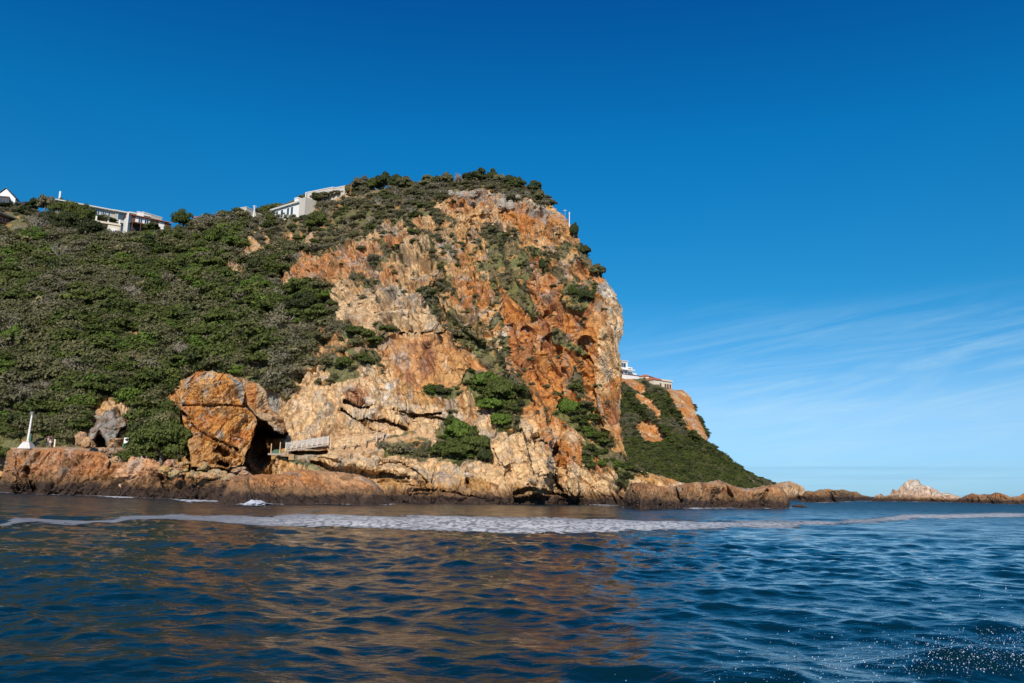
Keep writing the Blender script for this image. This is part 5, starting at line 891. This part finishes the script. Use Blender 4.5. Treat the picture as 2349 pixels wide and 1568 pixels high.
r, Lg = site((446, 498), (484, 501), 262, 'low white house with a strip of red roof right of the round tree', 'house', 'house', hdrop=4); part('wall', [(0, Lg, 0, 6, 0, 3.5)], M_['white'], r); part('roof', [(-.3, Lg+.3, -.4, 6, 3.51, 4.0)], M_['tile'], r); part('chimney', [(Lg*.35, Lg*.35+.5, 1, 1.5, 4.01, 4.9)], M_['white'], r); window(r, Lg*.55, Lg*.85, 1.2, 3.0, 1)
r, Lg = site((539, 479), (566, 475), 246, 'flat beige house with a round flue on the middle of the ridge', 'house', 'house', hdrop=5); part('wall', [(0, Lg, 0, 8, 0, 4.8), (Lg+.01, Lg+8, 3.0, 8, 0, 3.6)], M_['beige'], r); part('parapet', [(-.1, Lg+.1, -.1, 8.1, 4.81, 5.05)], M_['conc'], r); part('flue', [(Lg+2.1, Lg+2.5, 1, 1.4, 0, 5.1), (Lg+1.9, Lg+2.7, .8, 1.6, 5.11, 5.4)], M_['mastw'], r); part('side_block', [(-3.4, -1.6, .5, 3, 0, 3.9)], M_['conc'], r)
r, Lg = site((622, 480), (686, 460), 238, 'long low white house with a flat roof and chimney on the ridge', 'house', 'house', hdrop=5); part('wall', [(0, Lg, .7, 7, 0, 4.5)], M_['white'], r); part('roof', [(-.6, Lg, 0, 7.4, 4.51, 5.0)], M_['conc'], r); part('chimney', [(Lg*.74, Lg*.74+1.6, 1, 2.4, 5.01, 6.5), (Lg*.74-.12, Lg*.74+1.72, .9, 2.5, 6.51, 6.75)], M_['white'], r)
part('wing', [(Lg+.01, Lg+2.8, .2, 6, 0, 5.5)], M_['beige'], r)
for s in (.12, .30, .52, .66): window(r, Lg*s, Lg*s+1.3, 1.4, 4.0, 0, y=.7)
r, Lg = site((705, 441), (765, 429), 236, 'large plain beige flat-roofed building left of the summit trees', 'building', 'building', hdrop=6); part('wall', [(0, Lg, 0, 9, 1.5, 5.7), (Lg+.01, Lg+4.2, .3, 9, 1.5, 5.5)], M_['beige'], r); part('parapet', [(-.1, Lg+.1, -.1, 9.1, 5.71, 6.0), (Lg+.11, Lg+4.3, .2, 9.1, 5.51, 5.8)], M_['conc'], r); part('flue', [(-1.2, -.9, .5, .8, 0, 6.3)], M_['mastw'], r)
# houses of the second headland
r, Lg = site((1428, 825), (1470, 831), 512, 'white stepped modern house with glass balconies on the second headland', 'house', 'house', hdrop=13)
part('wall', [(-8, Lg*.45, 3, 12, 0, 12.6), (Lg*.45+.01, Lg*.75, 4, 12, 0, 9.4), (Lg*.75+.01, Lg+1, 5, 12, 0, 6.0)], M_['white'], r); part('retaining_wall', [(-12, Lg+1.5, 0, .79, -6, 3.2)], M_['white'], r); part('balcony', [(-8, Lg*.72, .8, 2.99, 6.6, 7.4)], M_['white'], r); part('roof', [(-8.4, Lg*.45+.3, 2.4, 12, 12.61, 13.0)], M_['white'], r); part('chimney', [(Lg*.82, Lg*.82+1.3, 6, 7.6, 6.01, 9.9)], M_['beige'], r)
part('railing', [(-8, Lg+1.5, -.1, .1, 3.21, 3.8)], M_['wood'], r)
for a, b_, z0, z1, yy in ((-4, Lg*.35, 8.4, 11.6, 3), (Lg*.52, Lg*.70, 7.4, 8.8, 4), (-3, Lg*.2, 3.9, 6.0, 3), (Lg*.28, Lg*.42, 3.9, 6.0, 3), (Lg*.80, Lg*.96, 3.4, 5.0, 5)): window(r, a, b_, z0, z1, 3, .16, y=yy)
r, Lg = site((1512, 870), (1543, 874), 488, 'cream villa with a red tiled roof and tall balconies on the second headland', 'house', 'house', hdrop=12)
part('wall', [(-4, Lg, .8, 10, -3, 11.2)], M_['cream'], r); pyform('roof', [(-4.4, .3, 11.25), (Lg*.7, .3, 11.25), (Lg*.35, 5, 13.4), (-2.5, 5, 13.4), (-4.4, 10, 11.25), (Lg*.7, 10, 11.25)], [(0, 1, 2, 3), (1, 5, 2), (2, 5, 4, 3), (0, 3, 4)], M_['tile'], r); part('cornice', [(Lg*.3, Lg+.3, .2, 10, 11.21, 12.2)], M_['cream'], r)
part('balcony', [(Lg*.42, Lg*.94, -.5, .79, 4.5, 5.0)], M_['cream'], r); part('opening', [(Lg*s, Lg*s+1.5, .72, .84, 5.4, 9.6) for s in (.10, .46, .64, .82)]+[(Lg*s, Lg*s+1.4, .72, .84, .5, 3.8) for s in (.64, .84)], M_['wood'], r)
r, Lg = site((1490, 862), (1508, 867), 505, 'small cream house with red roof half hidden by trees beside the villa', 'house', 'house', hdrop=6); part('wall', [(0, Lg, .5, 7, -2, 5.5)], M_['cream'], r); pyform('roof', [(-.4, 0, 5.52), (Lg+.4, 0, 5.52), (Lg*.6, 4, 7.2), (.8, 4, 7.2), (-.4, 7.5, 5.52), (Lg+.4, 7.5, 5.52)], [(0, 1, 2, 3), (1, 5, 2), (2, 5, 4, 3), (0, 3, 4)], M_['tile'], r); window(r, Lg*.3, Lg*.6, 2, 4, 1, y=.5)
# poles
def rod(name, px, pyt, pyb, Y, rad, mat, label, cat, extra=None):
    a = at(px, pyb, Y); b = at(px, pyt, Y); h = b.z-a.z+1.5; r = empty(name, (a.x, a.y, a.z-1.5), label, cat); V, F = tube_arrays([([(0, 0, 0), (0, 0, h/2), (0, 0, h)], rad, rad*.7)], 8); npmesh('pole', V, F, mat, parent=r, smooth=True)
    if extra: part(*extra(h), r)
    return r
rod('mast', 1306, 487, 505, 152, .11, M_['mastw'], 'plain white mast standing on the cliff edge, right of two', 'mast', lambda h: ('collar', [(-.14, .14, -.14, .14, h-.5, h-.35)], M_['metal']))
rod('mast', 1296, 480, 502, 156, .05, M_['metal'], 'thin grey mast with a small crossbar on the cliff edge, left of two', 'mast', lambda h: ('crossbar', [(-.35, .35, -.03, .03, h-.35, h-.28)], M_['metal']))
rod('marker_pole', 805, 424, 436, 214, .10, M_['orange'], 'short rusty pole at the left end of the summit trees', 'pole', lambda h: ('cap', [(-.14, .14, -.14, .14, h, h+.12)], M_['orange']))
# ------------------------------------------------------------------ path strip, lamp post, benches, sign
def ground(px, pyb, Y): return at(px, pyb, Y)
pathY = 127.5
pv = []
for x in range(-320, 330, 10):
    yy = 1028+(1.0*math.sin(x/37))+(.0 if x > 0 else 0); a = at(x, 1016, 131.5); b_ = at(x, 1029, 126.0); z = at(x, 1027, pathY).z; pv.append(((a.x, 133.5, z+.12), (b_.x, 124.5, z-.15), (b_.x, 124.3, z-3)))
PV = [p for t in pv for p in t]; PF = []
for i in range(len(pv)-1):
    for j in range(2): PF.append((i*3+j, i*3+j+1, i*3+j+4, i*3+j+3))
me = bpy.data.meshes.new('path'); me.from_pydata(PV, [], PF); me.materials.append(plain('trodden_earth', (.34, .22, .13), .9, 0, .25, 1.2)); tag(link(bpy.data.objects.new('path', me)), kind='structure')
def pathz(px): return at(px, 1027, pathY).z
def pt(px, Y=pathY): a = at(px, 1027, Y); return Vector((a.x, Y, pathz(px)))
p = pt(62, 124.7); r = empty('lamp_post', p, 'white lamp post with flared head on a sloping concrete base beside the path', 'lamp post')
lh = (1024-946)*pathY/FL*1.0
pyform('base', [(-1.0, -.9, -.3), (1.0, -.9, -.3), (1.0, .9, -.3), (-1.0, .9, -.3), (-.45, -.45, .75), (.45, -.45, .75), (.45, .45, .75), (-.45, .45, .75)], [(0, 1, 5, 4), (1, 2, 6, 5), (2, 3, 7, 6), (3, 0, 4, 7), (4, 5, 6, 7)], M_['conc'], r)
V, F = tube_arrays([([(0, 0, .8), (.06, 0, lh*.5), (.12, 0, lh-.5)], .19, .13)], 10); npmesh('post', V, F, M_['mastw'], parent=r, smooth=True); V, F = tube_arrays([([(.12, 0, lh-.55), (.12, 0, lh-.3), (.12, 0, lh-.1), (.12, 0, lh)], .16, .36)], 12); npmesh('lamp_head', V, F, M_['metal'], parent=r); part('control_box', [(.25, .55, -.2, .2, .9, 1.9)], M_['green'], r)
def bench(px, Y, mat, mat2, label, w=2.0, rz=0):
    p = pt(px, Y); r = empty('park_bench', p, label, 'bench', rz=rz); part('seat', [(0, w, -.25+i*.16, -.13+i*.16, .43, .48) for i in range(3)], mat, r); part('backrest', [(0, w, .30, .34, .58+i*.17, .70+i*.17) for i in range(3)], mat2, r)
    for s in (.12, w-.24): part('leg', [(s, s+.12, -.25, -.15, 0, .42), (s, s+.12, .24, .29, 0, .9)], M_['metal'], r)
    return r
bench(73, 129, M_['turq'], M_['turq'], 'pale turquoise bench beside the lamp post', 2.1); bench(130, 128.2, M_['redwood'], M_['redwood'], 'dark red bench behind the people under the bushes', 2.4)
def bin_(px, Y, label): p = pt(px, Y); r = empty('litter_bin', p, label, 'bin'); V, F = tube_arrays([([(0, 0, 0), (0, 0, .5), (0, 0, 1.05)], .34, .38)], 12); npmesh('body', V, F, M_['dark'], parent=r); V, F = tube_arrays([([(0, 0, 1.03), (0, 0, 1.12), (0, 0, 1.16)], .42, .1)], 12); npmesh('lid', V, F, M_['slate'], parent=r)
bin_(48, 129, 'dark round litter bin left of the lamp post, outer of two'); bin_(54, 129.2, 'dark round litter bin nearest the lamp post base')
r = empty('bollard', pt(125, 126.3), 'cream wooden bollard at the left end of the dark red bench', 'bollard'); part('post', [(-.11, .11, -.11, .11, 0, 1.15)], M_['cream'], r); part('cap', [(-.14, .14, -.14, .14, 1.151, 1.22)], M_['white'], r)
p = at(288, 1027, 118.5); r = empty('sign', p, 'white notice board on a dark green bin beside the big dark bush', 'sign'); part('board', [(-.34, .34, -.04, .02, .62, 1.42)], M_['mastw'], r); part('post', [(-.05, .05, .03, .10, 0, 1.3)], M_['metal'], r); part('green_box', [(-.36, .12, -.3, .0, -.1, .60)], M_['green'], r)
# ------------------------------------------------------------------ people
def person(loc, label, joints, radii, edges, clothes, headc, rz=0):
    """one skinned body; clothing are skinned sleeves over the same joints"""
    def skin(name, js, es, rs_, mat, parent):
        me = bpy.data.meshes.new(name); me.from_pydata([joints[j] if isinstance(j, str) else j for j in js], es, []); o = bpy.data.objects.new(name, me); link(o); o.modifiers.new('skin', 'SKIN'); sb = o.modifiers.new('sub', 'SUBSURF'); sb.levels = sb.render_levels = 1
        for v, rr_ in zip(me.skin_vertices[0].data, rs_): v.radius = (rr_, rr_); 
        me.skin_vertices[0].data[0].use_root = True; me.materials.append(mat); o.parent = parent; return o
    names = list(joints); ix = {k: i for i, k in enumerate(names)}
    body = skin('person', names, [(ix[a], ix[b_]) for a, b_ in edges], [radii[k] for k in names], M_['skin'], None); body.location = loc; body.rotation_euler = (0, 0, rz); tag(body, label, 'person')
    for nm, js, es, rs_, mt_ in clothes: skin(nm, js, es, rs_, mt_, body)
    V = IV*np.array([.105, .12, .13])+np.array(headc)+np.array([0, .03, .03]); V[:, 1] = np.maximum(V[:, 1], headc[1]-.02); npmesh('hair', V, IF, M_['hair'], parent=body, smooth=True)
    return body
def hand(js, es, rd, wrist, d, k):
    """palm and five bent fingers continuing from the wrist joint"""
    w = np.array(js[wrist]); d = np.array(d, float); d /= np.linalg.norm(d); s = np.cross(d, (0, 1, 0)); s /= np.linalg.norm(s); js[k+'palm'] = tuple(w+d*.07); rd[k+'palm'] = .035; es.append((wrist, k+'palm'))
    for i, (off, ln) in enumerate(((-.03, .065), (-.01, .08), (.012, .075), (.032, .06))):
        a = w+d*.10+s*off; b_ = a+d*ln*.6+np.array([0, -.02, 0]); js[k+'f%d' % i] = tuple(a); js[k+'g%d' % i] = tuple(b_); rd[k+'f%d' % i] = .011; rd[k+'g%d' % i] = .009; es += [(k+'palm', k+'f%d' % i), (k+'f%d' % i, k+'g%d' % i)]
    a = w+d*.05-s*.055; js[k+'t'] = tuple(a); rd[k+'t'] = .012; es.append((k+'palm', k+'t'))
def stand(armsup=True, h=1.0):
    js = {'pelvis': (0, 0, .93), 'waist': (0, 0, 1.08), 'chest': (0, .0, 1.30), 'neck': (0, 0, 1.47), 'head': (0, -.01, 1.60), 'crown': (0, 0, 1.70), 'hl': (-.09, 0, .90), 'kl': (-.10, -.01, .50), 'al': (-.11, .02, .09), 'tl': (-.12, -.13, .04),
          'hr': (.09, 0, .90), 'kr': (.10, -.01, .50), 'ar': (.11, .02, .09), 'tr': (.12, -.13, .04), 'sl': (-.17, 0, 1.40), 'sr': (.17, 0, 1.40)}
    if armsup: js.update({'el': (-.34, -.12, 1.44), 'wl': (-.17, -.27, 1.60), 'er': (.34, -.12, 1.44), 'wr': (.17, -.27, 1.60)})
    else: js.update({'el': (-.24, .02, 1.14), 'wl': (-.25, -.08, .90), 'er': (.25, .02, 1.14), 'wr': (.26, -.08, .90)})
    rd = dict(pelvis=.13, waist=.115, chest=.14, neck=.055, head=.095, crown=.07, hl=.09, kl=.06, al=.04, tl=.035, hr=.09, kr=.06, ar=.04, tr=.035, sl=.055, sr=.055, el=.042, er=.042, wl=.03, wr=.03)
    es = [('pelvis', 'waist'), ('waist', 'chest'), ('chest', 'neck'), ('neck', 'head'), ('head', 'crown'), ('pelvis', 'hl'), ('hl', 'kl'), ('kl', 'al'), ('al', 'tl'), ('pelvis', 'hr'), ('hr', 'kr'), ('kr', 'ar'), ('ar', 'tr'), ('chest', 'sl'), ('sl', 'el'), ('el', 'wl'), ('chest', 'sr'), ('sr', 'er'), ('er', 'wr')]
    if armsup: hand(js, es, rd, 'wl', (.7, -.2, .6), 'l'); hand(js, es, rd, 'wr', (-.7, -.2, .6), 'r')
    else: hand(js, es, rd, 'wl', (.1, 0, -1), 'l'); hand(js, es, rd, 'wr', (-.1, 0, -1), 'r')
    return js, rd, es
js, rd, es = stand(True)
top_ = ('shirt', ['waist', 'chest', (0, 0, 1.43), 'sl', (-.26, -.06, 1.42), 'sr', (.26, -.06, 1.42)], [(0, 1), (1, 2), (1, 3), (3, 4), (1, 5), (5, 6)], [.145, .165, .09, .075, .062, .075, .062], M_['black'])
sh_ = ('shorts', [(0, 0, 1.06), 'pelvis', 'hl', (-.095, 0, .66), 'hr', (.095, 0, .66)], [(0, 1), (1, 2), (2, 3), (1, 4), (4, 5)], [.135, .16, .115, .11, .115, .11], M_['shorts'])
b1_ = person(pt(114, 126.2), 'person in black top and white shorts raising both hands to take a photo', js, rd, es, [top_, sh_], (0, -.01, 1.62), math.radians(8))
part('camera', [(-.07, .07, -.33, -.26, 1.58, 1.67)], M_['black'], b1_)
js, rd, es = stand(True); top2 = ('shirt',)+top_[1:4]+(M_['lilac'],); jn = ('jeans', [(0, 0, 1.04), 'pelvis', 'hl', 'kl', (-.11, .02, .16), 'hr', 'kr', (.11, .02, .16)], [(0, 1), (1, 2), (2, 3), (3, 4), (1, 5), (5, 6), (6, 7)], [.13, .155, .11, .08, .065, .11, .08, .065], M_['jeans'])
person(pt(109.2, 126.9), 'person in lilac shirt and dark jeans half hidden behind the one in white shorts', js, rd, es, [top2, jn], (0, -.01, 1.62), math.radians(-10))
js, rd, es = stand(True); top3 = ('shirt',)+top_[1:4]+(M_['greyshirt'],)
person(pt(131.5, 129.6), 'person in grey-blue shirt standing behind the dark red bench with raised hand', js, rd, es, [top3, jn], (0, -.01, 1.62), math.radians(15))
# ------------------------------------------------------------------ footbridge, rail fence, steps
A = at(655, 1035, 106.0); B = at(752.5, 1019.5, 107.5); d = B-A; Lb = math.hypot(d.x, d.y); r = empty('footbridge', A, 'grey timber footbridge with crisscross railings sloping up to the right', 'footbridge', rz=math.atan2(d.y, d.x)); sl = (B.z-A.z)/Lb
def sheared(name, bl, mat, parent, extra=None):
    V, F = boxes(bl)
    V[:, 2] += V[:, 0]*sl; return npmesh(name, V, F, mat, parent=parent)
sheared('deck', [(0, Lb, -.05, 1.35, -.02, .08), (0, Lb, -.12, -.051, -.16, .10), (0, Lb, 1.351, 1.42, -.16, .10)], M_['deck'], r)
nb = 8
for yy in (-.16, 1.46):
    sheared('railing', [(0, Lb, yy-.02, yy+.02, z, z+.055) for z in (.30, .50, .70, .88)]+[(0, Lb, yy-.05, yy+.05, 1.02, 1.07)], M_['rail'], r)
    for i in range(nb+1): s = Lb*i/nb; sheared('post', [(s-.055, s+.055, yy-.065, yy-.021, -.1, 1.14)], M_['rail'], r)
    for i in range(nb):
        s0, s1 = Lb*i/nb, Lb*(i+1)/nb; z0, z1 = (.12, 1.0) if i < nb/2 else (1.0, .12); V = []
        for s, z in ((s0, z0), (s1, z1)): V += [(s, yy-.10, z-.045), (s, yy-.10, z+.045), (s, yy-.066, z+.045), (s, yy-.066, z-.045)]
        V = np.array(V, float); V[:, 2] += V[:, 0]*sl; npmesh('brace', V, np.array([(0, 1, 5, 4), (1, 2, 6, 5), (2, 3, 7, 6), (3, 0, 4, 7)]), M_['rail'], parent=r)
pf = [(758.5, 1021.5, 107.3), (785, 1018, 107.5), (811, 1014, 108), (838, 1009.5, 108.6), (864, 1003.5, 109.4), (879, 998, 110.4)]
PW_ = [at(*q) for q in pf]; r = empty('rail_fence', PW_[0], 'pale post and rail fence beside the sandy path right of the footbridge', 'fence')
for q in PW_: a = q-PW_[0]; part('post', [(a.x-.09, a.x+.09, a.y-.09, a.y+.09, a.z-.5, a.z+1.0)], M_['pine'], r)
for hz in (.42, .86):
    for q0, q1 in zip(PW_[:-1], PW_[1:]):
        a, b_ = q0-PW_[0], q1-PW_[0]; V, F = tube_arrays([([(a.x, a.y-.11, a.z+hz), ((a.x+b_.x)/2, (a.y+b_.y)/2-.11, (a.z+b_.z)/2+hz-.01), (b_.x, b_.y-.11, b_.z+hz)], .055, .055)], 6); npmesh('rail', V, F, M_['pine'], parent=r)
p = at(622, 1041, 104.8); r = empty('steps', p, 'short flight of green steps with two posts left of the footbridge', 'steps'); part('tread', [(0, 1.0, i*.28, i*.28+.27, i*.14, i*.14+.13) for i in range(4)], M_['green'], r); part('handrail_post', [(-.1, 0, .0, .1, 0, 1.3), (1.05, 1.15, .0, .1, 0, 1.5)], M_['pine'], r); part('landing', [(-.3, 2.0, -.4, -.01, -.2, .02)], M_['deck'], r)
r = empty('bridge_footing', at(660, 1040, 105.6), 'rough stone footing under the left end of the footbridge', 'footing'); part('block', [(-1.2, .2, -.3, 1.4, -.5, .10), (.21, .9, -.2, 1.3, -.9, -.15)], plain('footing_stone', (.40, .26, .13), .9), r)
